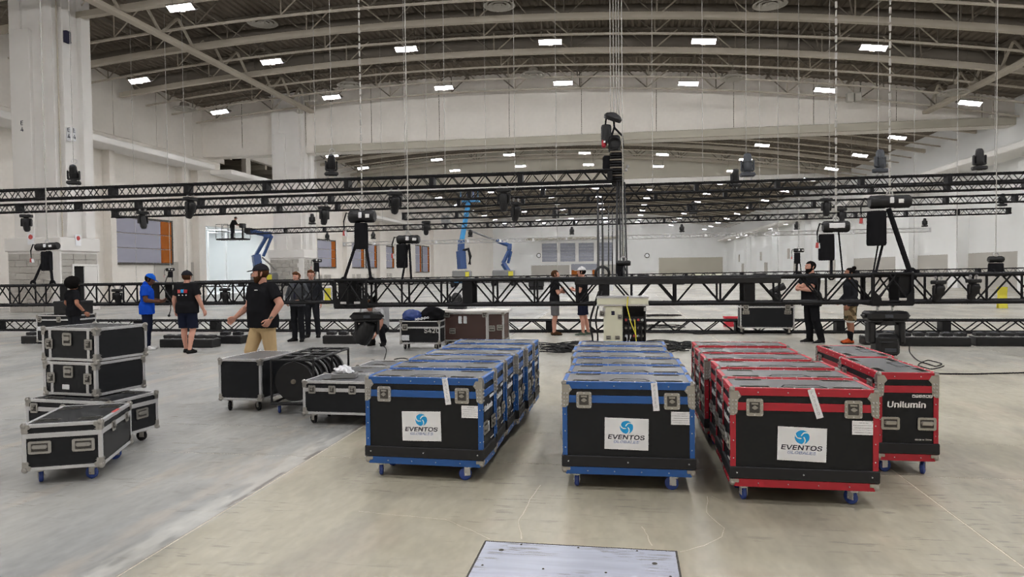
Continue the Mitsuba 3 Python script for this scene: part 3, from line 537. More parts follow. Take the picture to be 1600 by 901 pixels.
# ---------------------------------------------------------------- chain hoists
def hoist(label, px, py, Y, L, r, bag, legs, chain=.014, yaw=0, tilt=0, striped=True, oval=False):
    c = at(px, py, Y); t = Thing('chain_hoist', label, 'hoist', M4(c))
    B = M4((0, 0, 0), yaw, 0, tilt)
    b = t.part('motor_body', lathe([(0, -L / 2), (r * .8, -L / 2), (r, -L / 2 + .03), (r, -L * .12), (r * .93, -L * .1), (r * .93, L * .1), (r, L * .12), (r, L / 2 - .03), (r * .8, L / 2), (0, L / 2)], 20, 'x'), 'm_black', B @ (np.diag([1, .8, 1.05, 1]) if oval else np.eye(4)), smooth=40)
    if striped:
        t.part('label_plate', bx((.0, -r * (.8 if oval else 1) + .004, .02), (.07 if not oval else .28, .02, r * .9), .004), 'm_paper', B, parent=b); t.part('label_plate', bx((.16 if not oval else -.02, -r * (.8 if oval else 1) + .006, .0), (.09, .02, r * .6), .004), 'm_print', B, parent=b)
    t.part('hook', moved(trimesh.creation.torus(.05, .014, major_sections=14, minor_sections=6), M4((0, 0, r + .03), 0, 90)), 'm_silver')
    bxx, bz0, bz1, bw = bag
    t.part('chain_bag', lathe([(0, bz1), (bw * .46, bz1), (bw * .5, bz1 + .04), (bw * .48, bz0 - .03), (bw * .44, bz0), (bw * .40, bz0), (bw * .40, bz0 - .08), (0, bz0 - .1)], 16, 'z', (bxx, 0, 0)), 'm_bag', smooth=50)
    for (x0, z0, px1, py1, w) in legs:
        e = at(px1, py1, Y) - c
        for y in (-.2, ) if Y < 30 else (-.15,):
            t.part('bridle_leg', cat(cyl((x0, 0, z0), (e[0], y, e[2]), w, 6), moved(trimesh.creation.torus(w * 2.2, w * .7, major_sections=10, minor_sections=5), M4((e[0], y, e[2]), 0, 90))), 'm_bag')
    H = float(roof(c[0])) + 1.36 - c[2]
    if chain > .02:
        n = int(H / .16); t.part('lift_chain', cat([moved(bx((0, 0, 0), (.045 if i % 2 else .02, .02 if i % 2 else .045, .13), .008), M4((0, 0, r + .08 + .16 * i))) for i in range(n)]), 'm_wire', kind='stuff')
    else: t.part('lift_chain', cyl((0, 0, r + .05), (0, 0, H), chain, 5), 'm_wire')
    pts = np.array([(-L * .45, -.02, r * .4), (-L * .62, -.02, r * .6), (-L * .72, -.03, -.1), (-L * .7, -.03, -.34)])
    if L > .4:
        k = t.part('control_lead', tube(pts, .014, 6), 'm_rubber'); t.part('plug', cyl((-L * .7, -.03, -.30), (-L * .72, -.03, -.40), .03, 8), 'm_sign_red', parent=k); t.part('plug', cyl((-L * .66, -.03, -.31), (-L * .62, -.03, -.41), .03, 8), 'm_paper', parent=k)
hoist('front left chain hoist with a long upright black bag, above the big hanging light', 566, 338, 14.0, .56, .135, (-.03, -.14, -.69, .29), [(-.14, -.55, 543, 438, .03), (.06, -.5, 585, 438, .03)], .026)
hoist('chain hoist with a drooping bag, second from left on the right eye-level truss', 638, 374, 14.6, .50, .095, (-.15, -.10, -.62, .25), [(.0, -.1, 632, 440, .022), (.02, -.1, 647, 440, .024)], .012)
hoist('grey black chain hoist above the left eye-level truss before the column', 74, 385, 15.7, .64, .095, (-.03, -.13, -.62, .26), [(.0, -.12, 62, 442, .03), (.05, -.12, 92, 442, .032)], .014, tilt=-3)
hoist('oval chain hoist with a white nameplate above the man with crossed arms', 1306, 354, 14.0, .48, .105, (-.17, -.14, -.64, .29), [(-.08, -.55, 1294, 432, .024), (.05, -.1, 1312, 432, .014)], .022, oval=True)
hoist('largest chain hoist at right with a broad black strap down to the corner block', 1390, 315, 14.0, .72, .125, (-.23, -.17, -.82, .34), [(-.12, -.8, 1362, 428, .022), (-.2, -.8, 1358, 428, .014), (-.02, -.13, 1416, 428, .045)], .024)
hoist('small far chain hoist above the low truss right of the blue capped man', 266, 421, 34, .45, .09, (0, -.1, -.42, .25), [(-.05, -.1, 260, 443, .02), (.05, -.1, 273, 443, .02)])
hoist('small far chain hoist beside the lavender shutters left of the front hoist', 496, 407, 34, .45, .09, (-.06, -.1, -.58, .28), [(0, -.1, 493, 438, .02), (.06, -.1, 501, 438, .02)])
hoist('small far chain hoist left of the man with crossed arms', 1248, 391, 34, .45, .09, (-.07, -.1, -.62, .28), [(-.05, -.1, 1243, 428, .05), (0, -.1, 1251, 428, .02)])
hoist('small chain hoist at the foot of the centre cables on the eye-level truss', 974, 411, 14.6, .30, .055, (-.08, -.05, -.27, .14), [(.02, -.05, 982, 436, .012), (.0, -.05, 966, 436, .012)], .01, striped=False)
hoist('leaning chain hoist with a black bag near the right edge on the truss', 1556, 405, 16.5, .30, .07, (.0, -.08, -.36, .3), [(-.1, -.1, 1549, 428, .02), (.1, -.1, 1563, 428, .02)], .01, striped=False)
# thin lift lines to the high trusses
def rope(px, py, Y, lab, r=.009):
    c = at(px, py, Y); c[2] = {33.85: 1.33, 40.86: 4.3, 31.85: 4.3, 59.85: 4.3}.get(Y, c[2]); single('lift_line', cyl(c, (c[0], c[1], float(roof(c[0])) + 1.55), r, 5), 'm_wire', lab, 'lift line')
for a in ((115, 266, 20, 'thin lift line above the upright moving light before the left column'), (213, 429, 33.85, 'thin lift line falling past the left edge of the big shutter'), (293, 432, 33.85, 'thin lift line falling left of the lobby opening', .012), (519, 262, 20, 'thin lift line above the upright light before the second column', .009),
          (634, 312, 24, 'faint lift line right of the front hoist chain'), (696, 300, 24, 'thin lift line right of the left wall ceiling light row', .01), (668, 330, 27.5, 'faint lift line in the left middle of the picture', .008), (871, 425, 33.85, 'thin dark lift line falling to the low truss before the far windows', .013),
          (805, 298, 20, 'thin lift line left of the centre cables'), (1020, 300, 24, 'thin lift line just right of the centre cables', .008), (1098, 283, 24, 'thin lift line between the centre cables and the blue grey light', .009), (1166, 262, 24, 'thin lift line above the blue grey moving light'), (1187, 330, 32, 'thin lift line right of the blue grey moving light', .01),
          (1216, 420, 33.85, 'thin lift line left of the small far hoist at right', .012), (1428, 418, 33.85, 'thin lift line right of the largest hoist, reaching low', .01), (1495, 418, 33.85, 'thin lift line falling near the right dado', .014), (1372, 262, 24, 'thin lift line behind the largest hoist chain', .01), (1554, 300, 27.5, 'thin lift line near the right edge', .008), (1296, 330, 27.5, 'thin lift line beside the oval hoist chain', .01), (598, 352, 40.86, 'faint lift line down to the fifth high truss left of centre', .008), (1249, 336, 40.86, 'faint lift line down to the fifth high truss at right', .008), (760, 335, 31.85, 'faint lift line down to the fourth high truss at the tall blue boom', .008), (846, 368, 59.85, 'faint lift line down to the silver truss before the far windows', .01), (1330, 358, 59.85, 'faint lift line down to the silver truss behind the hoists', .01)): rope(*a)
# ---------------------------------------------------------------- centre cable pick
c = at(958, 183, 20.3)
t = Thing('cable_hoist', 'tall black hoist cluster with red bag where the centre cables hang', 'hoist', M4(c))
t.part('cowl', lathe([(0, -.1), (.25, -.1), (.27, 0), (.2, .08), (.06, .13), (0, .14)], 20), 'm_black', M4((0, 0, 0), 20, 20, 15), smooth=40); t.part('sling', tube([(-.2, 0, 0), (-.24, 0, -.4), (-.2, 0, -.8)], .025, 6), 'm_bag'); t.part('sling', tube([(.02, 0, -.1), (.03, 0, -.3), (-.12, 0, -.75)], .03, 6), 'm_bag'); t.part('sling', tube([(.03, 0, -.3), (.26, 0, -.55), (.28, 0, -.9)], .03, 6), 'm_bag')
t.part('motor_body', lathe([(0, -.26), (.13, -.26), (.15, -.2), (.15, .2), (.13, .26), (0, .26)], 16, 'z', (-.2, 0, -.48)), 'm_black', smooth=40); t.part('red_bag', bx((-.27, -.03, -.76), (.12, .2, .22), .03), 'm_red'); t.part('tag', bx((-.25, -.14, -.72), (.06, .01, .06)), 'm_paper'); t.part('wound_cable', cat([moved(trimesh.creation.torus(.12 + .015 * i, .018, major_sections=18, minor_sections=5), M4((.04, -.17 - .01 * i, -.78), 0, 90 + 4 * i)) for i in range(4)]), 'm_rubber'); t.part('chain_bag', bx((-.18, .05, -1.35), (.26, .26, .5), .05), 'm_bag'); t.part('motor_body', bx((.03, 0, -.78), (.34, .28, .5), .06), 'm_black')
for i in range(12): t.part('cable_wrap', tube([(-.08 - .02 * (i % 2), -.16, -1.02 - i * .075), (.08, -.22, -1.03 - i * .075), (.26, -.16, -1.02 - i * .075), (.28, .1, -1.02 - i * .075), (-.06, .1, -1.02 - i * .075), (-.08, -.16, -1.02 - i * .075)], .026, 6), 'm_rubber' if i % 3 else 'm_steel_dark')
t.part('core', bx((.1, 0, -1.42), (.26, .2, 1.0), .05), 'm_bag'); t.part('core', bx((.12, 0, -1.86), (.34, .26, .28), .04), 'm_black')
for x_, z_ in ((-.12, -1.55), (.36, -1.55), (.4, -1.45), (-.1, -1.62)): t.part('connector', ball((x_, -.15, z_), .05, 1), 'm_silver')
for dx in (-.07, .02, .10, .17, .26): single('lift_line', cyl((c[0] + dx, 20.3 + dx * .3, c[2] + .05), (c[0] + dx, 20.3 + dx * .3, 16.0), .014, 5), 'm_wire', f'{ORD[int(round((dx + .07) * 12.5))]} from left of the pale lift lines bunched at the top centre', 'lift line')
for i, (px0, py0, Y0, px1, r) in enumerate(((964, 280, 20.2, 964, .028), (972, 285, 20.2, 975, .03), (968, 280, 20.2, 970, .02), (976, 285, 20.2, 980, .022), (934, 297, 24, 935, .03), (941, 308, 27.5, 942, .028), (951, 320, 32, 951, .02), (957, 325, 32, 957, .016))):
    a, b = at(px0, py0, Y0), at(px1, 436, 14.3)
    b = np.array([b[0], 14.3 + .05 * (i % 3), b[2]]); a2 = np.array([b[0] * Y0 / 14.3 * 0 + a[0], a[1], a[2]])
    mid = a * .5 + b * .5; mid[2] -= .25
    single('hanging_cable', tube([a2, a2 * .75 + mid * .25 - [0, 0, .25], mid, b * .7 + mid * .3 + [0, 0, -.03], b], r, 7), 'm_rubber', ['leftmost of four black cables dropping from the centre hoist', 'thickest black cable dropping from the centre hoist', 'second black cable from left under the centre hoist', 'rightmost black cable dropping from the centre hoist', 'black cable dropping from the second truss left of centre', 'black cable dropping from the third truss left of centre', 'thin black cable dropping from the fourth truss near centre', 'thinnest black cable beside the centre cables'][i], 'cable')
# ================================================================ flight cases
def arrow_plate(L):                    # a long corner plate seen flat: square end, pointed other end
    return Polygon([(0, 0), (.055, 0), (.055, -L + .03), (.03, -L), (0, -L)])
def latch_mesh(w): return cat(bx((0, -.003, 0), (w, .008, w * 1.08), .003))
def latch(t, L, w, mat='m_chrome'):
    k = t.part('latch', lambda: cat(moved(extr(sbox(-w / 2, -w * .54, w / 2, w * .54).buffer(-w * .12).buffer(w * .12).difference(sbox(-w * .31, -w * .34, w * .31, w * .34)), .007), STAND), [ball((x * w * .42, -.006, z * w * .46), .0055, 0) for x in (-1, 0, 1) for z in (-1, 1)] + [ball((x * w * .43, -.006, z * w * .2), .0055, 0) for x in (-1, 1) for z in (-1, 1)]), mat, L, cache=f'la{w}')
    t.part('latch_recess', lambda: bx((0, -.0015, 0), (w * .62, .003, w * .68)), 'm_gap', L, parent=k, cache=f'lr{w}')
    t.part('latch_key', lambda: cat(lathe([(0, -.012), (w * .13, -.012), (w * .13, 0), (0, 0)], 12, 'y', (0, -.008, 0)), bx((0, -.022, 0), (w * .36, .008, w * .1), .002), bx((0, -.012, w * .24), (w * .4, .008, w * .12), .002)), mat, L, parent=k, cache=f'lk{w}')
def handle(t, L, w, h, mat='m_chrome'):
    k = t.part('handle', lambda: cat(moved(extr(sbox(-w / 2, -h / 2, w / 2, h / 2).buffer(-h * .15).buffer(h * .15).difference(sbox(-w * .36, -h * .32, w * .36, h * .32)), .008), STAND), [ball((x * w * .44, -.008, z * h * .42), .005, 0) for x in (-1, -.33, .33, 1) for z in (-1, 1)]), mat, L, cache=f'hp{w}_{h}')
    t.part('handle_recess', lambda: bx((0, -.0015, 0), (w * .74, .003, h * .66)), 'm_gap', L, parent=k, cache=f'hr{w}_{h}')
    t.part('grip', lambda: cat(bx((0, -.014, .05 * h), (w * .6, .014, h * .34), .005), bx((-w * .3, -.008, h * .05), (.012, .012, h * .2), .002), bx((w * .3, -.008, h * .05), (.012, .012, h * .2), .002)), mat, L, parent=k, cache=f'hg{w}_{h}')
def caster(t, x, y, ang, hgt, wheel, fork='m_alu'):
    r = hgt * .42; L = M4((x, y, 0), ang)
    k = t.part('caster', lambda: cat(bx((0, 0, hgt - .006), (.085, .085, .012), .002), cyl((0, 0, hgt - .01), (0, 0, hgt - .028), .03, 12), bx((-.021, .012, hgt * .62), (.005, .05, hgt * .62), .001), bx((.021, .012, hgt * .62), (.005, .05, hgt * .62), .001), bx((0, .012, hgt - .03), (.046, .05, .006), .001), cyl((-.028, .025, r), (.028, .025, r), .007, 8)), fork, L, cache=f'cf{hgt}', label='steel caster fork')
    t.part('wheel', lambda: lathe([(0, -.017), (r * .8, -.017), (r, -.010), (r, .010), (r * .8, .017), (0, .017)], 20, 'x', (0, .025, r)), wheel, L, parent=k, cache=f'cw{hgt}', smooth=40)
RZ = lambda a: M4((0, 0, 0), a)
def text(t, s, h, pos, mat, R=None, ital=0.0, wide=1.0, bold=True, parent=None, rot=0.0, name='lettering', d=.0012, flatten=False):
    def mk():
        m = meshkit.text_mesh(s, h, d, bold); b = m.bounds; m.apply_translation((-(b[0][0] + b[1][0]) / 2, -(b[0][1] + b[1][1]) / 2, 0))
        A = np.eye(4); A[0, 0] = wide; A[0, 1] = ital; m.apply_transform(A); m.apply_transform(M4((0, 0, 0), rot)); m.apply_transform(STAND); return m
    L = M4(pos); L = L if R is None else R @ L
    return t.part(name, mk, mat, L, parent=parent, cache=f'tx{s}{h}{ital}{wide}{bold}{rot}')
def logo_sticker(t, x, z, y, rot=0.0):
    L = M4((x, y, z)) @ M4((0, 0, 0), 0, 0, rot)
    k = t.part('sticker', lambda: bx((0, -.0015, 0), (.335, .003, .245)), 'm_paper', L, cache='stk', label='white rectangular sticker with a blue globe logo')
    t.part('logo', lambda: moved(extr(Point(0, 0).buffer(.05, 24), .001), STAND), 'm_logo', L @ M4((.0, -.003, .052)), parent=k, cache='lgo')
    def swirl():
        o = []
        for a0 in (35, 155, 275):
            c0 = np.array([math.cos(math.radians(a0)), math.sin(math.radians(a0))]) * .052; c1 = np.array([math.cos(math.radians(a0 + 78)), math.sin(math.radians(a0 + 78))]) * .012
            n0 = np.array([-math.sin(math.radians(a0)), math.cos(math.radians(a0))])
            q = [(1 - s_) ** 2 * c0 + 2 * s_ * (1 - s_) * (c0 * .62 + n0 * .030) + s_ ** 2 * c1 for s_ in np.linspace(0, 1, 9)]
            from shapely.geometry import LineString
            o.append(extr(LineString(q).buffer(.0042, cap_style=1), .0012))
        return moved(cat(o), STAND)
    t.part('logo_swirl', swirl, 'm_logo_white', L @ M4((.0, -.0036, .052)), parent=k, cache='lgs')
    for s_, h, dz, mt, w in (('EVENTOS', .033, -.025, 'm_ink', 1.34), ('GLOBALES', .021, -.062, 'm_ink_blue', 1.32)):
        m = meshkit.text_mesh(s_, h, .001, h > .03); b = m.bounds; m.apply_translation((-(b[0][0] + b[1][0]) / 2, -(b[0][1] + b[1][1]) / 2, 0)); A = np.eye(4); A[0, 0] = w; A[0, 1] = .18; m.apply_transform(A); m.apply_transform(STAND)
        t.part('lettering', m, mt, L @ M4((0, -.003, dz)), parent=k)
def paper_label(t, x, z, y, R=None, w=.155, h=.10):
    L = M4((x, y, z)) if R is None else R @ M4((x, y, z))
    k = t.part('paper_label', lambda: bx((0, -.001, 0), (w, .002, h)), 'm_paper', L, cache=f'pl{w}{h}', label='white printed paper label')
    t.part('print', lambda: cat([bx((-.01 * (i % 2), -.0023, h * (.34 - .17 * i)), (w * (.78 if i else .4), .0006, .0035)) for i in range(5)] + [bx((w * .4, -.0023, h * .38), (w * .08, .0006, h * .1))]), 'm_ink_grey', L, parent=k, cache=f'pp{w}{h}')
def passed_tape(t, x, y, ztop, ang, ln=.215):
    L = M4((x, y, ztop)) @ M4((0, 0, 0), 0, 0, ang)
    k = t.part('tape', lambda: cat(bx((0, -.001, -ln / 2), (.048, .002, ln)), bx((0, .012, .0), (.048, .028, .003))), 'm_paper', L, cache=f'tp{ln}', label='white tape strip lettered PASSED')
    for i, c_ in enumerate('PASSED'): text(t, c_, .020, (0, 0, 0), 'm_ink_grey', L @ M4((0, -.0022, -.022 - i * (ln - .045) / 5.4)), parent=k, bold=False)
CW, CD, CZ0, CZ1 = 1.0, .458, .122, .845
def led_case(label, x, y, yaw, col, group, front=None, long_rot=False, casters=(20, -30, 10, 160)):
    """A tour case: coloured angle edges, black bumper skirt, steel corners, latches, blue casters."""
    t = Thing('flight_case', label, 'flight case', M4((x, y, 0), yaw), group); w, d = CW / 2, CD / 2
    t.part('body', lambda: rbox(-w + .006, w - .006, -d + .006, d - .006, .13, .70), 'm_lam', cache='lcb'); t.part('lid', lambda: rbox(-w + .006, w - .006, -d + .006, d - .006, .735, CZ1 - .004, .006), 'm_lam', cache='lcl'); t.part('lid_panel', lambda: rbox(-w + .03, w - .03, -d + .03, d - .03, CZ1 - .006, CZ1 - .001), 'm_lid', cache='lclp', label='dark grey glossy lid panel')
    t.part('lid_seam', lambda: rbox(-w + .012, w - .012, -d + .012, d - .012, .69, .74), 'm_dark', cache='lcs')
    X = (lambda z0, z1, th, in_: (lambda: cat(rbox(-w + in_, w - in_, -th, 0, z0, z1, .003))))
    def rail(z0, z1, in_, tag_, top=False, bot=False):
        def mx(l):
            def f():
                m = [rbox(-l + in_, l - in_, -.004, .003, z0, z1, .0015)]
                if top: m.append(rbox(-l + in_, l - in_, -.004, .028, z1 - .004, z1 + .001, .0015))
                return cat(m)
            return f
        for R, l, e in ((0, w, d), (180, w, d), (90, d, w), (-90, d, w)): t.part('edge_trim', mx(l), col, RZ(R) @ M4((0, -e, 0)), cache=f'er{tag_}{l}')
    rail(.790, CZ1, .02, 'a', True); rail(.682, .740, .006, 'b'); rail(CZ0, .180, .02, 'c')
    for sx in (-1, 1):
        for sy in (-1, 1):
            t.part('corner_trim', lambda: cat(rbox(-.004, .034, -.004, .003, .268, .684, .0015), rbox(-.004, .003, -.004, .034, .268, .684, .0015)), col, M4((sx * w, sy * d, 0), {(-1, -1): 0, (1, -1): 90, (1, 1): 180, (-1, 1): 270}[(sx, sy)]), cache='ct')
            k = t.part('steel_corner', lambda: cat(ball((.012, .012, CZ1 - .012), .024, 2), moved(extr(Polygon([(-.006, CZ1 - .02), (.05, CZ1 - .02), (.072, CZ1 - .06), (.05, CZ1 - .085), (.045, .665), (.02, .645), (-.006, .645)]), .006), STAND), moved(extr(Polygon([(-.006, CZ1 - .02), (.05, CZ1 - .02), (.072, CZ1 - .06), (.05, CZ1 - .085), (.045, .665), (.02, .645), (-.006, .645)]), .006), np.array([[0, 1, 0, 0], [1, 0, 0, 0], [0, 0, 1, 0], [0, 0, 0, 1.0]]) @ STAND),
                       [ball((a, -.008, z), .0065, 0) for a in (.014, .036) for z in (.66, .69, .72, .75)] + [ball((-.008, a, z), .0065, 0) for a in (.014, .036) for z in (.66, .69, .72, .75)]), 'm_chrome', M4((sx * w, sy * d, 0), {(-1, -1): 0, (1, -1): 90, (1, 1): 180, (-1, 1): 270}[(sx, sy)]), cache='sc', label='riveted steel ball corner')
            t.part('foot_corner', lambda: cat(ball((.01, .01, .148), .024, 1), rbox(-.008, .055, -.008, .004, .150, .178, .003), rbox(-.008, .004, -.008, .055, .150, .178, .003)), 'm_chrome', M4((sx * w, sy * d, 0), {(-1, -1): 0, (1, -1): 90, (1, 1): 180, (-1, 1): 270}[(sx, sy)]), cache='fc')
    t.part('bumper', lambda: cat(rbox(-w - .012, w + .012, -d - .012, -d + .01, .182, .268, .004), rbox(-w - .012, w + .012, d - .01, d + .012, .182, .268, .004), rbox(-w - .012, -w + .01, -d, d, .182, .268, .004), rbox(w - .01, w + .012, -d, d, .182, .268, .004)), 'm_bumper', cache='bump', label='black bumper skirt')
    def riv():
        o = []
        for sy in (-1, 1):
            o += [ball((xx, sy * (d + .003), z), .006, 0) for z in (.815, .15) for xx in np.linspace(-.31, .31, 4)] + [ball((sx * (w - .017), sy * (d + .003), z), .006, 0) for sx in (-1, 1) for z in (.33, .46, .59)] + [ball((xx, sy * (d + .012), .225), .007, 0) for xx in (-.46, 0, .46)]
        for sx in (-1, 1):
            o += [ball((sx * (w + .003), yy, z), .006, 0) for z in (.815, .15) for yy in (-.1, .1)] + [ball((sx * (w + .003), sy * (d - .017), z), .006, 0) for sy in (-1, 1) for z in (.33, .46, .59)]
        for sx in (-1, 1):
            for sy in (-1, 1):
                o += [ball((sx * (w - a_), sy * (d + .009), z), .0068, 0) for a_ in (.012, .034) for z in (.665, .695, .725, .755)] + [ball((sx * (w + .009), sy * (d - a_), z), .0068, 0) for a_ in (.012, .034) for z in (.665, .695, .725, .755)] + [ball((sx * (w - .056), sy * (d + .009), .79), .0068, 0)]
        for sy in (-1, 1):
            for xl in (-.335, .335):
                o += [ball((xl + x_ * .049, sy * (d + .012), .705 + z_ * .054), .0065, 0) for x_ in (-1, 0, 1) for z_ in (-1, 1)] + [ball((xl + x_ * .050, sy * (d + .012), .705 + z_ * .02), .0065, 0) for x_ in (-1, 1) for z_ in (-1, 1)]
        o += [ball((xx, sy * (d - .014), CZ1 + .001), .006, 0) for sy in (-1, 1) for xx in np.linspace(-.4, .4, 8)]
        return cat(o)
    t.part('rivets', riv, 'm_alu', cache='riv', kind='stuff')
    for R in (0, 180):
        for xx in (-.335, .335): latch(t, RZ(R) @ M4((xx, -d - .003, .705)), .118)
    for R in (90, -90):
        for xx in (-.133, .144): handle(t, RZ(R) @ M4((xx, -w - .002, .43)), .142, .105)
        [text(t, 'Unilumin', .047, (-.01 + o_, -w - .0002, .585 + abs(o_) * .4), 'm_print', RZ(R), wide=1.12, ital=.06) for o_ in (0, .0028)]; text(t, 'Made in China', .0125, (.12, -w - .0002, .30), 'm_print', RZ(R), wide=1.1)
        ic = t.part('icon_strip', lambda: cat([moved(extr(sbox(-.011, -.012, .011, .012).difference(q), .001), M4((-.065 + .026 * i, 0, 0)) @ STAND) for i, q in enumerate((sbox(-.006, -.008, .006, .004), Polygon([(-.006, .008), (.006, .008), (0, -.004)]), Polygon([(-.007, -.004), (0, .006), (.007, -.004)]), Polygon([(-.006, -.008), (.006, -.008), (0, .006)]), Point(0, 0).buffer(.007), sbox(-.003, -.008, .003, .008)))]), 'm_print', RZ(R) @ M4((.11, -w - .0002, .655)), cache='icons', label='row of white handling symbols')
        paper_label(t, -.02, .415, -w - .0002, RZ(R), .075, .085) if not long_rot else None
    paper_label(t, .405, .575, -d - .0005)
    for xx in (-.32, .32):
        for yy in (-.165, .165):
            k = t.part('stacking_cup', lambda: cat(rbox(-.10, .10, -.033, -.028, 0, .004), rbox(-.10, .10, .028, .033, 0, .004), rbox(-.105, -.10, -.033, .033, 0, .004), rbox(.10, .105, -.033, .033, 0, .004)), 'm_chrome', M4((xx, yy, CZ1 - .002)), cache='cup'); t.part('cup_well', lambda: rbox(-.10, .10, -.028, .028, 0, .001), 'm_dark', M4((xx, yy, CZ1 - .0018)), parent=k, cache='cupw')
    k = t.part('lid_dish', lambda: cat([moved(extr(Polygon([(-.16, -.05), (.16, -.05), (.12, .05), (-.12, .05)]).difference(Polygon([(-.150, -.044), (.150, -.044), (.115, .044), (-.115, .044)])), .003), np.eye(4))]), 'm_dark', M4((.02, -.11, CZ1 - .002)), cache='dish')
    for (xx, yy), a in zip(((-.40, -.16), (.36, -.16), (.36, .16), (-.40, .16)), casters): caster(t, xx, yy, a, .125, 'm_wheel_blue')
    if front:
        sx, rot, tx, ta = front
        logo_sticker(t, sx, .445, -d - .0005, rot); passed_tape(t, tx, -d - .005, CZ1 - .002, ta)
    return t
NTH = ['front', 'second', 'third', 'fourth', 'fifth', 'rearmost']
for i, (xx, yy, a) in enumerate(((-1.606, 5.46, -2.5), (-1.61, 6.0, .6), (-1.60, 6.54, -.5), (-1.565, 7.03, .4), (-1.535, 7.58, -.4), (-1.53, 8.13, .3))):
    led_case(f'blue edged black flight case, {NTH[i]} of the left row of six' + (' with globe logo sticker' if i == 0 else ''), xx, yy + .245, a, 'm_blue', None, (-.015, -1, .19, -8) if i == 0 else None, casters=(25, 115, 40, 160))
for i, (xx, yy, a) in enumerate(((.043, 5.37, .3), (.05, 5.86, -.4), (.045, 6.37, .5), (.01, 6.88, -.5), (-.018, 7.42, .3), (.0, 7.96, 0))):
    led_case(f'blue edged black flight case, {NTH[i]} of the middle row of six' + (' with globe logo sticker' if i == 0 else ''), xx, yy + .245, a, 'm_blue', None, (-.01, 1, .2, -5) if i == 0 else None, casters=(2, 75, 40, 160))
for i, (xx, yy, a) in enumerate(((1.292, 5.19, -1.0), (1.31, 5.70, -.3), (1.335, 6.26, .6), (1.296, 6.82, -.4), (1.30, 7.36, .4), (1.33, 7.98, .2))):
    led_case(f'red edged black flight case, {NTH[i]} of the long row of six' + (' with globe logo sticker' if i == 0 else ''), xx, yy + .245, a, 'm_red', None, (-.01, 1.5, .05, -17) if i == 0 else None, casters=(8, 35, 40, 160))
led_case('red edged black flight case turned endwise at right with white maker lettering', 2.31, 6.56, 90, 'm_red', None, None, True, (60, 20, 100, 200))
led_case('red edged black flight case turned endwise, standing behind the lettered one', 2.38, 7.61, 91, 'm_red', None, None, True)

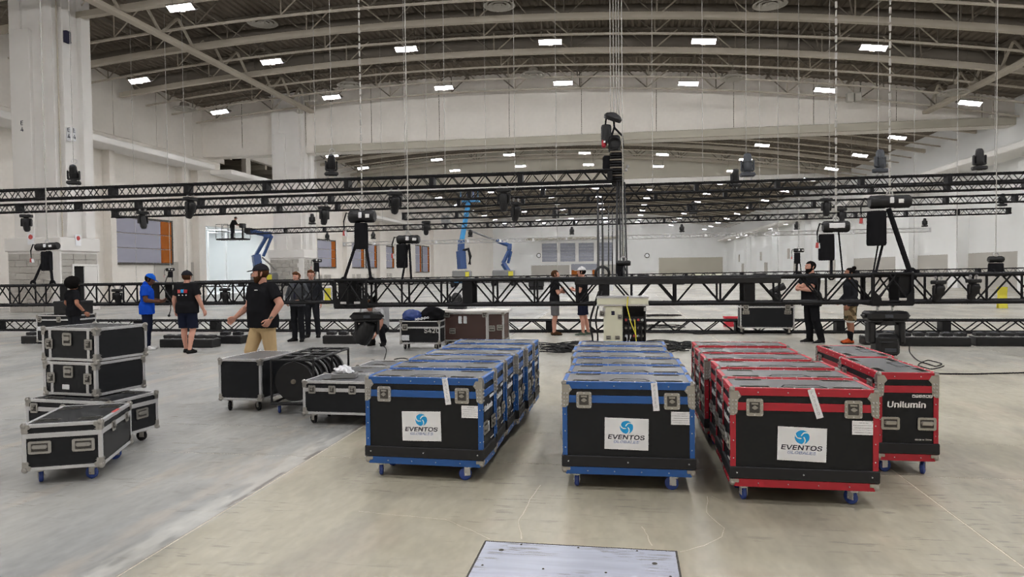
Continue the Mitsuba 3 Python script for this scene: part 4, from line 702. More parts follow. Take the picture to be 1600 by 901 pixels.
def alu_case(label, M, W, D, Z0, Z1, lidz=None, latches=(), handles=(), casters=None, wheel='m_rubber', skin='m_lam', edge='m_alu', door=None, lid_cups=False, group=None, name='flight_case', trim=.028, top_mat=None):
    """A silver edged case; latches and handles: (side, offset, z, width[, height]), side 0 front, 90 right."""
    t = Thing(name, label, 'flight case', M, group); w, d = W / 2, D / 2; b = .004
    t.part('body', rbox(-w + .005, w - .005, -d + .005, d - .005, Z0 + .004, (lidz if lidz else Z1) - .002), skin)
    if lidz: t.part('lid', rbox(-w + .005, w - .005, -d + .005, d - .005, lidz + .002, Z1 - .004), skin)
    if top_mat: t.part('top_panel', rbox(-w + .03, w - .03, -d + .03, d - .03, Z1 - .004, Z1 - .001), top_mat)
    for R, l, e in ((0, w, d), (180, w, d), (90, d, w), (-90, d, w)):
        for z, s in ((Z0, 1), (Z1, -1)): t.part('edge_trim', cat(rbox(-l, l, -.003, .004, min(z, z + s * trim), max(z, z + s * trim), .0015), rbox(-l, l, -.003, trim, min(z, z + s * .004), max(z, z + s * .004), .0015)), edge, RZ(R) @ M4((0, -e, 0)))
        if lidz: t.part('seam_trim', rbox(-l, l, -.0035, .004, lidz - .03, lidz + .012, .0015), edge, RZ(R) @ M4((0, -e, 0)))
    if door: # a removable front door frame
        for R in ((0, 180) if door else ()): t.part('door_trim', cat(rbox(-w + .03 + door, -w + .065 + door, -.004, .004, Z0 + .02, Z1 - .02, .0015), rbox(w - .065 - door, w - .03 - door, -.004, .004, Z0 + .02, Z1 - .02, .0015)), edge, RZ(R) @ M4((0, -d, 0)))
    for sx, sy, a in ((-1, -1, 0), (1, -1, 90), (1, 1, 180), (-1, 1, 270)):
        t.part('corner_trim', cat(rbox(-.003, trim, -.003, .004, Z0 + .02, Z1 - .02, .0015), rbox(-.003, .004, -.003, trim, Z0 + .02, Z1 - .02, .0015)), edge, M4((sx * w, sy * d, 0), a))
        for z, s in ((Z0, 1), (Z1, -1)):
            t.part('ball_corner', lambda s=s: cat(ball((.008, .008, s * .008), .026, 2), moved(extr(Polygon([(-.006, 0), (.05, 0), (.062, s * .03), (.04, s * .045), (.04, s * .075), (-.006, s * .075)]), .006), STAND), moved(extr(Polygon([(-.006, 0), (.05, 0), (.062, s * .03), (.04, s * .045), (.04, s * .075), (-.006, s * .075)]), .006), np.array([[0, 1, 0, 0], [1, 0, 0, 0], [0, 0, 1, 0], [0, 0, 0, 1.0]]) @ STAND), [ball((a_, -.008, s * z_), .005, 0) for a_ in (.02, .045) for z_ in (.025, .06)] + [ball((-.008, a_, s * z_), .005, 0) for a_ in (.02, .045) for z_ in (.025, .06)]), 'm_chrome', M4((sx * w, sy * d, z), a), cache=f'bc{s}')
    for side, off, z, lw in latches: latch(t, RZ(side) @ M4((off, -(d if side in (0, 180) else w) - .003, z)), lw)
    for side, off, z, lw, lh in handles: handle(t, RZ(side) @ M4((off, -(d if side in (0, 180) else w) - .002, z)), lw, lh)
    if casters:
        for (sx, sy), a in zip(((-1, -1), (1, -1), (1, 1), (-1, 1)), casters): caster(t, sx * (w - .09), sy * (d - .1), a, Z0, wheel, 'm_chrome')
    if lid_cups:
        for xx in (-w * .55, w * .55):
            for yy in (-d * .62, d * .62):
                k = t.part('stacking_cup', lambda: cat(rbox(-.08, .08, -.035, -.03, 0, .004), rbox(-.08, .08, .03, .035, 0, .004), rbox(-.085, -.08, -.035, .035, 0, .004), rbox(.08, .085, -.035, .035, 0, .004)), 'm_chrome', M4((xx, yy, Z1 - .001)), cache='cup2'); t.part('cup_well', lambda: rbox(-.08, .08, -.03, .03, 0, .001), 'm_dark', M4((xx, yy, Z1 - .0008)), parent=k, cache='cup2w')
    return t
# the stack at left: two door cases on a wheeled case, another wheeled case before it
AW, AD = .66, .46
def corner_at(nx, ny, ang, W, D):      # the case whose near right front corner stands at nx, ny
    a = math.radians(ang); return M4((nx - math.cos(a) * W / 2 - math.sin(a) * D / 2, ny - math.sin(a) * W / 2 + math.cos(a) * D / 2, 0), ang)
t = alu_case('silver edged black case with one door handle, topmost of the left stack', corner_at(-5.19, 6.17, -9, .73, .62), .73, .62, .850, 1.185, door=.06, latches=((0, -.265, 1.02, .1), (0, .265, 1.02, .1)), handles=((0, -.02, 1.07, .12, .13),))
t = alu_case('silver edged black case with a cream tape scrap, second of the left stack', corner_at(-5.18, 6.14, -7, .67, .62), .67, .62, .505, .843, door=.06, latches=((0, -.235, .68, .1), (0, .235, .68, .1)), handles=((0, -.01, .745, .12, .12),))
t.part('tape_scrap', bx((-.05, -.313, .59), (.09, .004, .05)), 'm_paper', label='cream tape scrap')
t = alu_case('low wheeled silver edged case at the bottom of the left stack', corner_at(-4.855, 5.92, -5, 1.0, .62), 1.0, .62, .125, .497, lidz=.41, latches=((0, -.40, .41, .09), (0, .2, .41, .09)), handles=((90, .09, .31, .16, .10),), casters=(30, 70, 100, 10), lid_cups=True)
t = alu_case('low wheeled silver edged case with two handles in front of the left stack', corner_at(-4.29, 5.13, 23, .58, .84), .58, .84, .125, .505, lidz=.42, handles=((0, -.165, .315, .17, .105), (0, .155, .315, .17, .105)), latches=((90, -.12, .40, .08), (90, .26, .40, .08)), casters=(20, 70, 100, 10), lid_cups=True, wheel='m_wheel_blue')
t.part('tape_scrap', bx((.275, .02, .507), (.03, .16, .003)), 'm_sign_red', label='red tape scrap')
# the plain wheeled case, the reel cage, the two low silver cases
t = alu_case('square wheeled black case with silver edges beside the cable reel cage', M4((-4.66, 8.37, 0), -3), .58, .90, .145, .655, casters=(200, 60, 10, 30), wheel='m_rubber', top_mat='m_lid')
c0 = M4((-3.15, 7.75, 0), -1)
t = alu_case('low silver edged case with three front latches holding a grey box', M4((-2.95, 7.58, 0), -1), 1.20, .56, .125, .50, lidz=.41, latches=((0, -.49, .405, .085), (0, -.25, .405, .085), (0, -.01, .405, .085), (0, .3, .405, .085)), casters=(60, 20, 100, 10), lid_cups=True, top_mat='m_lid')
t = alu_case('low silver edged case directly behind the three latch case', M4((-2.87, 8.20, 0), 1), 1.20, .56, .125, .50, lidz=.41, latches=((0, -.49, .405, .085), (0, -.25, .405, .085)), casters=(60, 20, 100, 10), lid_cups=True, top_mat='m_lid')
t = alu_case('low silver edged case farthest behind the left blue row', M4((-2.80, 8.82, 0), -1), 1.20, .56, .125, .50, lidz=.41, casters=(60, 20, 100, 10), lid_cups=True, top_mat='m_lid')
g = Thing('grey_box', 'small flat grey box lying on the three latch silver case', 'box', M4((-3.16, 7.56, .504), 12)); g.part('tray', rbox(-.14, .14, -.09, .09, 0, .055, .006), 'm_lift_grey'); g.part('lid_panel', rbox(-.12, .12, -.07, .07, .054, .06, .002), 'm_lid')
g = Thing('plastic_wrap', 'crumpled pale plastic wrap lying on the small grey box', 'plastic wrap', M4((-3.16, 7.56, .563)))
m = trimesh.creation.icosphere(subdivisions=3, radius=.1); vv = m.vertices.copy(); nn = meshkit.fbm(vv * 22, 3, 4); vv *= (.35 + 1.1 * nn)[:, None]; vv[:, 2] = np.abs(vv[:, 2]) * .75; vv[:, 0] *= 1.15
g.part('sheet', TM(vv, m.faces), 'm_paper')
# reel cage
R0 = M4((-3.96, 8.42, 0), 3)
t = Thing('reel_cage', 'black tube frame cage on blue casters holding round cable drums', 'cable cage', R0); w, d = .265, .62
for z in (.14, .665):
    t.part('rail', cat(*[tube([a, b], .016, 8) for a, b in (((-w, -d, z), (w, -d, z)), ((-w, d, z), (w, d, z)), ((-w, -d, z), (-w, d, z)), ((w, -d, z), (w, d, z)), ((-w, 0, z), (w, 0, z)))]), 'm_black')
t.part('top_bar', cat(rbox(-.03, .03, -d, d, .66, .68, .004), rbox(-w, w, -.3, -.24, .66, .678, .004), rbox(-w, w, .24, .3, .66, .678, .004)), 'm_black')
for x in (-w, w):
    for y in (-d, 0, d): t.part('post', tube([(x, y, .13), (x, y, .67)], .015, 8), 'm_black')
for sx, sy, a in ((-1, -1, 20), (1, -1, 60), (1, 1, 10), (-1, 1, 40)): caster(t, sx * (w - .05), sy * (d - .1), a, .13, 'm_wheel_blue')
t.part('foot_rail', rbox(-w, w, -d - .02, -d + .02, .12, .15, .004), 'm_black')
for i in range(4):
    y0 = -.585 + i * .30
    u = Thing('cable_drum', f'round black cable drum in the reel cage, {ORD[i]} from the front', 'cable drum', R0 @ M4((0, y0, .40)))
    for s in (0, .19): u.part('flange', lathe([(.03, 0), (.235, 0), (.24, .006), (.24, .016), (.235, .022), (.03, .022)], 32, 'y', (0, s, 0)), 'm_black', smooth=40); 
    u.part('flange_ring', lathe([(.225, -.002), (.241, -.002), (.241, .024), (.225, .024)], 32, 'y', (0, .19, 0)), 'm_lift_grey'); u.part('core', lathe([(.03, .02), (.12, .02), (.12, .19), (.03, .19)], 24, 'y'), 'm_steel_dark'); u.part('axle', cyl((-0, -.02, 0), (0, .24, 0), .03, 10), 'm_steel_dark')
    u.part('wound_cable', cat([moved(trimesh.creation.torus(.135 + .024 * r_, .0125, major_sections=22, minor_sections=5), M4((0, .03 + .022 * q, 0), 0, 90)) for r_ in range(3) for q in range(8)]), 'm_rubber')
t.part('axle_bar', cyl((0, -d, .40), (0, d, .40), .018, 10), 'm_steel_dark')
# ---------------------------------------------------------------- cases in the middle distance
def case_px(lab, pl, pr, pb, depth, ztop, **k):
    a, b = fl(pl, pb), fl(pr, pb); W = float(np.linalg.norm(b - a)); yaw = 0
    return alu_case(lab, M4(((a[0] + b[0]) / 2, (a[1] + b[1]) / 2 + depth / 2, 0), yaw), W, depth, k.pop('z0', .13), ztop, **k), W
zt = lambda py, Y, px: float(at(px, py, Y)[2])
Yt = fl(650, 546)[1]
t, W = case_px('black silver edged case with number S420 piled with cables, left of the brown case', 625, 688, 546, .45, zt(501, Yt, 650), lidz=zt(511, Yt, 650), latches=((0, -.34, zt(511, Yt, 650), .13),), casters=(40, 60, 10, 30))
text(t, 'S420', .10, (.27, -.225 - .0006, .42), 'm_print'); paper_label(t, -.33, .26, -.2255, None, .17, .12)
Yb = 15.0
t, W = case_px('dark brown case with a white sheet over its top beside the cable case', 691, 788, 540, .72, zt(490, Yb, 740) , z0=.10, skin='m_brown', edge='m_silver', latches=((0, -.60, .72, .13), (0, .28, .72, .12)), handles=((0, -.48, .34, .15, .13), (0, .44, .40, .15, .13), (0, .63, .42, .15, .13)), casters=(40, 60, 10, 30), trim=.04)
for x in (-.30, -.18): t.part('tape_flap', bx((x, -.364, zt(494, Yb, 740) - .11), (.08, .005, .17)), 'm_paper', label='hanging cream tape')
t.part('upright_trim', rbox(.30, .37, -.366, -.36, .11, zt(490, Yb, 740) - .03, .001), 'm_silver')
ctr = np.array(t.M)
g = Thing('white_sheet', 'white foam sheet lying over the brown case', 'sheet', ctr); zc = zt(490, Yb, 740) + .003
def sheet(W, D):
    X, Yg = np.meshgrid(np.linspace(-W / 2, W / 2, 26), np.linspace(-D / 2, D / 2, 10)); Z = zc + .035 + .012 * np.sin(X * 5 + Yg * 3) + .02 * meshkit.noise(np.stack([X * 3, Yg * 3, X * 0], -1), 3)
    n, mm = X.shape; v0 = np.stack([X, Yg, Z], -1).reshape(-1, 3); v1 = v0.copy(); v1[:, 2] = zc + .001
    f = []
    for i in range(n - 1):
        for j in range(mm - 1):
            a, b, c_, e = i * mm + j, i * mm + j + 1, (i + 1) * mm + j + 1, (i + 1) * mm + j; f += [[a, b, c_], [a, c_, e], [a + n * mm, c_ + n * mm, b + n * mm], [a + n * mm, e + n * mm, c_ + n * mm]]
    ring = [j for j in range(mm)] + [i * mm + mm - 1 for i in range(1, n)] + [(n - 1) * mm + j for j in range(mm - 2, -1, -1)] + [i * mm for i in range(n - 2, 0, -1)]
    for a, b in zip(ring, ring[1:] + ring[:1]): f += [[a, a + n * mm, b], [b, a + n * mm, b + n * mm]]
    return TM(np.vstack([v0, v1]), f)
g.part('sheet', sheet(W + .12, .84), 'm_cover')
t, W = case_px('long black silver edged case on dark casters left of the man with crossed arms', 1157, 1241, 523, .36, zt(472, fl(1195, 523)[1], 1195), z0=.17, lidz=zt(479, fl(1195, 523)[1], 1195), latches=((0, -.52, zt(480, 18.3, 1195), .13), (0, .50, zt(480, 18.3, 1195), .13)), handles=((0, -.52, zt(488, 18.3, 1195), .17, .10), (0, .50, zt(488, 18.3, 1195), .17, .10)), casters=(10, 80, 20, 60))
a = at(1144, 490, 19.8)
g = Thing('red_crate', 'red plastic crate standing behind the low truss', 'crate', M4((a[0] * 1.06, 21.0, 0), s=.8)); g.part('body', cat(rbox(-.28, .28, -.2, -.17, .0, .34, .005), rbox(-.28, .28, .17, .2, .0, .34, .005), rbox(-.28, -.25, -.2, .2, 0, .34, .005), rbox(.25, .28, -.2, .2, 0, .34, .005), rbox(-.28, .28, -.2, .2, 0, .02)), 'm_crate_red'); g.part('rim', cat(rbox(-.3, .3, -.22, -.18, .31, .36, .005), rbox(-.3, .3, .18, .22, .31, .36, .005)), 'm_crate_red'); g.part('label', bx((.1, -.204, .16), (.16, .004, .1)), 'm_paper')
# road cases at far left and the black box upon them
YL = 14.6
t = alu_case('black silver edged case behind the left stack, carrying a flat black box', M4((at(86, 500, YL)[0], YL + .35, 0)), 1.02, .7, .13, zt(492, YL, 90), lidz=zt(499, YL, 90), latches=((0, -.42, zt(499, YL, 90), .12), (0, .1, zt(499, YL, 90), .12)), casters=(40, 60, 10, 30))
paper_label(t, -.43, .45, -.3505, None, .1, .1)
g = Thing('black_box', 'flat black box standing on the case behind the left stack', 'box', M4((at(97, 480, YL)[0], YL + .35, zt(492, YL, 90) + .002))); hz = zt(471, YL, 90) - zt(492, YL, 90)
g.part('body', rbox(-.33, .33, -.25, .25, 0, hz, .015), 'm_black'); g.part('lid', rbox(-.335, .335, -.255, .255, hz * .82, hz + .002, .008), 'm_bumper'); g.part('handle', rbox(-.1, .1, -.265, -.25, hz * .4, hz * .5, .004), 'm_rubber')
# ---------------------------------------------------------------- power rack
YR = 13.1; x0, x1, x2 = at(943, 500, YR)[0], at(973, 500, YR)[0], at(1009, 500, YR)[0]; zT = zt(478, YR, 970)
t = Thing('power_rack', 'cream power distribution case with an open front of cables', 'power rack', M4((0, YR, 0)))
t.part('cabinet', rbox(x0, x1, 0, .6, .08, zT, .01), 'm_cream'); t.part('shell', cat(rbox(x1, x1 + .02, 0, .6, .08, zT), rbox(x2 - .02, x2, 0, .6, .08, zT), rbox(x1, x2, .3, .6, .08, zT), rbox(x1, x2, 0, .6, .06, .1), rbox(x1, x2, 0, .6, zT - .03, zT)), 'm_black')
t.part('lid', cat(rbox(x0 - .12, x2 + .05, -.02, .62, zT, zT + .17, .02)), 'm_cream'); t.part('lid_trim', cat(rbox(x0 - .13, x2 + .06, -.03, .63, zT + .0, zT + .03, .004), rbox(x0 - .13, x2 + .06, -.03, .63, zT + .145, zT + .175, .004)), 'm_silver')
t.part('warning_plate', bx(((x0 + x1) / 2, -.004, zT - .13), (.06, .006, .075)), 'm_ink'); 
for x_ in (x0 + .09, x1 - .1): handle(t, M4((x_, -.001, zT * .42)), .09, .075)
for x_ in (x0, x2 - .02):
    for z_ in (.12, zT - .06): t.part('corner', bx((x_ + .01, -.0, z_), (.05, .03, .07), .005), 'm_silver')
latch(t, M4((x0 - .02, -.03, zT - .14)), .1); latch(t, M4((x1 - .05, -.008, zT - .2)), .08)
for r_ in range(3):
    p = t.part('socket_panel', bx(((x1 + x2) / 2, .08, .46 + r_ * .15), (x2 - x1 - .06, .02, .13)), 'm_bumper')
    for q in range(5):
        x_ = x1 + .06 + q * (x2 - x1 - .12) / 4
        t.part('socket', lathe([(0, -.03), (.02, -.03), (.028, 0), (0, 0)], 10, 'y', (x_, .065, .46 + r_ * .15)), ['m_paper', 'm_chrome', 'm_sign_red'][(q + r_) % 3] if r_ != 1 else 'm_chrome', parent=p)
for q in range(7):
    x_ = x1 + .07 + rng.random() * (x2 - x1 - .14); t.part('plugged_cable', tube(np.array([(x_, .03, .48 + .14 * (q % 3)), (x_, -.05, .47 + .14 * (q % 3)), (x_ + .03 * (q - 3) * .5, -.07, .30), (x_ + .02 * (q - 3), -.04, .08)]), .011, 6), ['m_paper', 'm_rubber', 'm_yellow'][q % 3] if q in (0, 3, 5) else 'm_rubber')
t.part('yellow_cable', tube(np.array([(x1 + .1, -.04, zT + .18), (x1 + .08, -.05, zT), (x1 + .15, -.05, zT * .7), (x1 + .25, -.05, zT * .45)]), .012, 6), 'm_yellow')
for sx in (x0 + .06, x2 - .06):
    for sy in (.1, .5): caster(t, sx, sy, 30, .08, 'm_rubber')
# ================================================================ people
MF = m3.Manifold
def sp(p, r, s=(1, 1, 1)): return MF.sphere(float(r), 20).scale([float(q) for q in s]).translate([float(q) for q in p])
def hull(*ps): return MF.batch_hull([sp(*p) for p in ps])
def chain(*ps): return [hull(a, b) for a, b in zip(ps[:-1], ps[1:])]
def union(ms): return MF.batch_boolean(ms, m3.OpType.Add)
def skin(man, edge=.022, it=6):
    m = man.refine_to_length(edge).to_mesh(); t = trimesh.Trimesh(m.vert_properties[:, :3], m.tri_verts, process=True)
    if it: trimesh.smoothing.filter_taubin(t, lamb=.5, nu=.53, iterations=it)
    return t
def cloth(man, seed, edge=.024, it=6, amp=.010):
    t = skin(man, edge, it); v = t.vertices; n = t.vertex_normals
    d = meshkit.fbm(v * [13, 13, 7] + seed, 3, seed) - .5 + .5 * (meshkit.noise(v * [26, 26, 16] + seed, seed + 3) - .5)
    t.vertices = v + n * (d * amp)[:, None]; return t
def rot(yaw, pitch, roll=0): return trimesh.transformations.euler_matrix(math.radians(-pitch), math.radians(roll), math.radians(yaw), 'sxyz')[:3, :3]
def hand(w, d, side, curl=.5, pn=None):
    """palm, four unequal bent fingers and a thumb; d the hand's direction, side +1 the right hand."""
    d = np.asarray(d, float); d /= np.linalg.norm(d)
    pn = np.asarray(pn if pn is not None else (-side, .25, 0), float); pn -= d * (pn @ d); pn /= np.linalg.norm(pn)      # the way the palm faces
    a = np.cross(d, pn) * side; a = a / np.linalg.norm(a)                                                                # towards the thumb
    w = np.asarray(w, float); out = [hull((w, .026), (w + d * .03 + a * .026, .016), (w + d * .085 + a * .030, .014), (w + d * .08 - a * .032, .013), (w + d * .03 - a * .024, .015))]
    for q, (off, l) in enumerate(((.030, .070), (.010, .080), (-.011, .074), (-.031, .058))):
        p0 = w + d * .078 + a * off; ang, p, pts = curl * .35, p0, [(p0 - d * .02, .0105), (p0, .0105)]
        for f_, r in ((.45, .0098), (.32, .009), (.23, .0082)):
            p = p + (d * math.cos(ang) + pn * math.sin(ang)) * l * f_; pts.append((p, r)); ang += curl * .75
        out += chain(*pts)
    p0 = w + d * .025 + a * .024; p1 = p0 + (d * .6 + a * .75 + pn * .25) * .036; p2 = p1 + (d * .85 + a * .25 + pn * .45) * .034; p3 = p2 + (d * .85 + pn * .5) * .026
    return out + chain((p0, .016), (p1, .0125), (p2, .0112), (p3, .0095))
DEF = dict(pelvis=(0, 0, .95), waist=(0, .0, 1.10), chest=(0, .01, 1.32), neck=(0, -.005, 1.49), head=(0, .025, 1.625), sho=(.185, -.01, 1.415), elb=(.235, -.03, 1.13), wri=(.25, .06, .90), hip=(.09, 0, .92), knee=(.105, .015, .50), ank=(.11, -.02, .085))
def person(label, x, y, rz, H, top, bottom, skin_m, shoes, hair, g=1.0, pose={}, hd=(0, 0), curl=.6, z=0.0, fine=.022, sleeve='short', legs='long', hem=.84, extra=(), feet=(8, -8), tuck=False, hands=({}, {})):
    t = Thing('person', label, 'person', M4((x, y, z), rz, s=H / 1.75))
    J = {}
    for k, p in DEF.items():
        if k in ('pelvis', 'waist', 'chest', 'neck', 'head'): J[k] = np.array(pose.get(k, p), float)
        else:
            for s, n in ((1, 'R'), (-1, 'L')):
                q = pose.get(k + n, None); J[k + n] = np.array(q, float) if q is not None else np.array(p) * [s, 1, 1]
    px = lambda n, dx, dy=0, dz=0: J[n] + np.array([dx, dy, dz])
    up = J['chest'] - J['pelvis']; up /= np.linalg.norm(up)
    def torso(o, lo=0.0):
        gw = .5 + .5 * g
        A = [(px('pelvis', s * .085 * gw, 0, -.0), (.105 * g + o) * .98) for s in (1, -1)]; B = [(px('waist', s * .065 * gw, .012 * (g - 1) * 8), .100 * g + o) for s in (1, -1)]
        C = [(px('chest', s * .085 * gw, 0), .108 * gw + o) for s in (1, -1)]; D = [(J['sho' + n] * .86 + J['chest'] * .14 + up * .0, .062 + o) for n in 'RL']; N = [(J['neck'] - up * .045, .068 + o * .6)]
        return [hull(*A, *B), hull(*B, *C), hull(*C, *D), hull(*D, *N)]
    def arm(n, o, e=1.0, fore=True):
        gw = .6 + .4 * g; s, l, w = J['sho' + n], J['elb' + n], J['wri' + n]; m = s + (l - s) * e
        r = [hull((J['sho' + n] * .86 + J['chest'] * .14, .06 + o), (s, .058 * gw + o), (m, (.058 - .014 * e) * gw + o + (.008 if e < 1 else 0)))]
        if e < 1:
            q = (l - s) / np.linalg.norm(l - s); r = [r[0].trim_by_plane([-float(k) for k in q], -float((m + q * .01) @ q))]
        if fore and e >= 1: r += [hull((l, .043 * gw + o), (l * .65 + w * .35, .042 * gw + o)), hull((l * .65 + w * .35, .042 * gw + o), (w, .029 + o))]
        return r
    def leg(n, o, upto='ank', ho=0.0):
        gw = .6 + .4 * g; h, k, a = J['hip' + n], J['knee' + n], J['ank' + n]
        if upto == 'knee': e = h + (k - h) * .93; return [hull((h, .088 * gw + o), (e, .062 * gw + o + ho))]
        return [hull((h, .086 * gw + o), (k, .058 * gw + o)), hull((k, .056 * gw + o), (k * .68 + a * .32 + np.array([0, -.018, 0]), .055 * gw + o)), hull((k * .68 + a * .32 + np.array([0, -.018, 0]), .055 * gw + o), (a, .036 + o + ho))]
    # head in its own frame
    R = rot(hd[0], hd[1]); hc = J['head']
    def hp(*q): return hc + R @ np.array(q)
    headm = [hull((hp(0, -.012, .032), .092), (hp(0, .02, .02), .084), (hp(0, .035, -.045), .060)), hull((hp(0, .035, -.045), .06), (hp(0, .058, -.085), .030), (hp(.032, .03, -.075), .024), (hp(-.032, .03, -.075), .024)),
             hull((hp(0, .100, .018), .010), (hp(0, .113, -.018), .014), (hp(.012, .098, -.022), .011), (hp(-.012, .098, -.022), .011)), hull((hp(.028, .09, .032), .012), (hp(-.028, .09, .032), .012))]
    for s in (1, -1): headm.append(hull((hp(s * .088, -.012, .015), .012), (hp(s * .094, -.022, .022), .012), (hp(s * .086, -.010, -.025), .010)))
    feetm = []
    for n, fa in zip('RL', feet):
        a = J['ank' + n]; d = np.array([math.sin(math.radians(fa)), math.cos(math.radians(fa)), 0])
        feetm.append(hull((a, .036), (a + d * .02 + [0, 0, -.04], .036), (a - d * .03 + [0, 0, -.045], .032), (a + d * .13 + [0, 0, -.055], .028)))
    ms = torso(0) + arm('R', 0) + arm('L', 0) + leg('R', 0) + leg('L', 0) + headm + feetm + chain((J['neck'] - up * .06, .062), (hc + R @ np.array([0, -.02, -.07]), .054))
    for n, s, hk in zip('RL', (1, -1), hands):
        w = J['wri' + n]; d = hk.get('d', w - J['elb' + n]); ms += hand(w, d, s, hk.get('curl', curl), hk.get('pn'))
    t.part('body', skin(union(ms), fine, 5), skin_m, smooth=True)
    # clothes
    tm = torso(.016); 
    he = hem
    if not tuck: tm.append(hull(*[(px('pelvis', s * .085, 0, .05), .112 * g + .02) for s in (1, -1)], *[(px('pelvis', s * .088, 0, hem - J['pelvis'][2] + .03), .108 * g + .022) for s in (1, -1)]))
    tm += sum([arm(n, .016 if sleeve == 'long' else .022, 1.0 if sleeve == 'long' else .62, sleeve == 'long') for n in 'RL'], [])
    sh = union(tm)
    if abs(up[2]) > .8: sh = sh.trim_by_plane([0, 0, 1], he if not tuck else J['pelvis'][2] + .02)
    nk = J['neck'] + up * .015; sh = sh.trim_by_plane([-float(q) for q in up], -float(nk @ up))
    t.part('shirt', cloth(sh, int(x * 7) % 50 + 2), top, smooth=50)
    bm = [hull(*[(px('pelvis', s * .085, 0, -.02), .112 * g + .010) for s in (1, -1)], *[(px('pelvis', s * .06, 0, .06), .100 * g + .012) for s in (1, -1)])]
    for n in 'RL': bm += leg(n, .018 if legs == 'long' else .02, 'ank' if legs == 'long' else 'knee', .012 if legs == 'long' else .022)
    bb = union(bm)
    if legs == 'long': bb = bb.trim_by_plane([0, 0, 1], .055)
    else: bb = bb.trim_by_plane([0, 0, 1], max(J['knee' + n][2] + .035 for n in 'RL'))
    t.part('trousers' if legs == 'long' else 'shorts', cloth(bb, int(x * 5) % 50 + 9), bottom, smooth=50)
    for n, fa in zip('RL', feet):
        a = J['ank' + n]; d = np.array([math.sin(math.radians(fa)), math.cos(math.radians(fa)), 0]); q = np.array([d[1], -d[0], 0])
        b = a * [1, 1, 0]; dz = a[2] - .085
        s_ = union([hull((b - d * .045 + [0, 0, .035 + dz], .04), (b + d * .03 + [0, 0, .075 + dz], .042), (b + d * .12 + q * .022 + [0, 0, .03 + dz], .034), (b + d * .12 - q * .022 + [0, 0, .03 + dz], .034)), hull((b + d * .12 + q * .022 + [0, 0, .03 + dz], .034), (b + d * .12 - q * .022 + [0, 0, .03 + dz], .034), (b + d * .18 + [0, 0, .028 + dz], .03))]).trim_by_plane([0, 0, 1], dz + .004)
        k = t.part('shoe', skin(s_, .03, 3), shoes[0], smooth=50)
        so = union([hull((b - d * .045 + [0, 0, .04 + dz], .045), (b + d * .12 + q * .022 + [0, 0, .03 + dz], .039), (b + d * .12 - q * .022 + [0, 0, .03 + dz], .039), (b + d * .18 + [0, 0, .03 + dz], .035))]).trim_by_plane([0, 0, 1], dz).trim_by_plane([0, 0, -1], -(dz + .022))
        t.part('sole', skin(so, .05, 0), shoes[1], parent=k)
        if 'socks' in extra: t.part('sock', skin(hull((a, .046), (a * .6 + J['knee' + n] * .4, .056)), .03, 2), 'm_tee_black', smooth=50)
    # face and hair
    HM = np.eye(4); HM[:3, :3] = R; HM[:3, 3] = hc
    for s in (1, -1):
        e = t.part('eye', lambda: ball((0, 0, 0), .0125, 2), 'm_eye_white', HM @ M4((s * .034, .0865, .012)), cache='eye'); t.part('iris', lambda: ball((0, .0085, 0), .0062, 1), 'm_ink', HM @ M4((s * .034, .0865, .012)), parent=e, cache='iris'); t.part('eyebrow', lambda: bx((0, 0, 0), (.036, .010, .007), .003), hair[1], HM @ M4((s * .035, .098, .036), 0, 0, -s * 6), cache='brow')
    t.part('mouth', lambda: cat(ball((0, 0, .004), .02, 2, (1, .35, .22)), ball((0, 0, -.004), .018, 2, (1, .4, .28))), 'm_lip', HM @ M4((0, .091, -.052)), cache='mouth', smooth=True)
    kind, hm = hair; scalp = MF.sphere(.103, 32).scale([.98, 1.08, 1.0]).translate([0, -.008, .034])
    def hput(nm, man, mat, it=3, e=.016): return t.part(nm, skin(man, e, it), mat, HM, smooth=40)
    cut = MF.cube([.4, .4, .4], True)
    face = cut.translate([0, .252, -.155]); side = cut.translate([0, .20, -.235])
    short_ = scalp - face - cut.translate([0, .08, -.25]) - MF.cube([.4, .2, .1], True).translate([0, .13, .03])
    if kind in ('short', 'cap', 'beard', 'capbeard', 'bun', 'quiff', 'capback'): hput('hair', short_, hm)
    if kind == 'afro':
        m = trimesh.creation.icosphere(subdivisions=4, radius=1); v_ = m.vertices; d_ = .165 + .028 * meshkit.fbm(v_ * 7, 3, 5); v_ = v_ * d_[:, None] * [1, 1, .92] + [0, -.03, .05]; v_[:, 1] = np.where((v_[:, 1] > .06) & (v_[:, 2] < .07), .06, v_[:, 1]); t.part('hair', TM(v_, m.faces), hm, HM, smooth=True)
    if kind == 'bun': hput('hair_bun', sp((0, -.085, .135), .05), hm); hput('hair_back', hull(((0, -.05, .02), .085), ((0, -.06, -.03), .055)), hm)
    if kind == 'quiff': hput('fringe', hull(((-.05, .055, .095), .03), ((.05, .05, .10), .035), ((0, .02, .12), .04)), hm)
    if kind in ('beard', 'capbeard'): hput('beard', (hull(((0, .036, -.05), .066), ((0, .062, -.095), .034), ((.05, .01, -.03), .032), ((-.05, .01, -.03), .032)) - MF.cube([.3, .3, .2], True).translate([0, 0, .072]) - sp((0, .115, -.05), .022)), hm)
    if kind in ('cap', 'capbeard', 'capback'):
        cm = hands[0].get('cap', 'm_cap_dark'); s = -1 if kind == 'capback' else 1
        dome = (MF.sphere(.112, 32).scale([.98, 1.06, 1.0]).translate([0, -.006, .042])).trim_by_plane([0, 0, 1], .05)
        k = hput('cap', dome, cm); br = hull(((.055, s * .10, .055), .008), ((-.055, s * .10, .055), .008), ((.03, s * .175, .045), .006), ((-.03, s * .175, .045), .006)); t.part('brim', skin(br, .02, 1), cm, HM, parent=k, smooth=40); t.part('cap_button', ball((0, -.006, .155), .01, 1), cm, HM, parent=k)
    return t, J
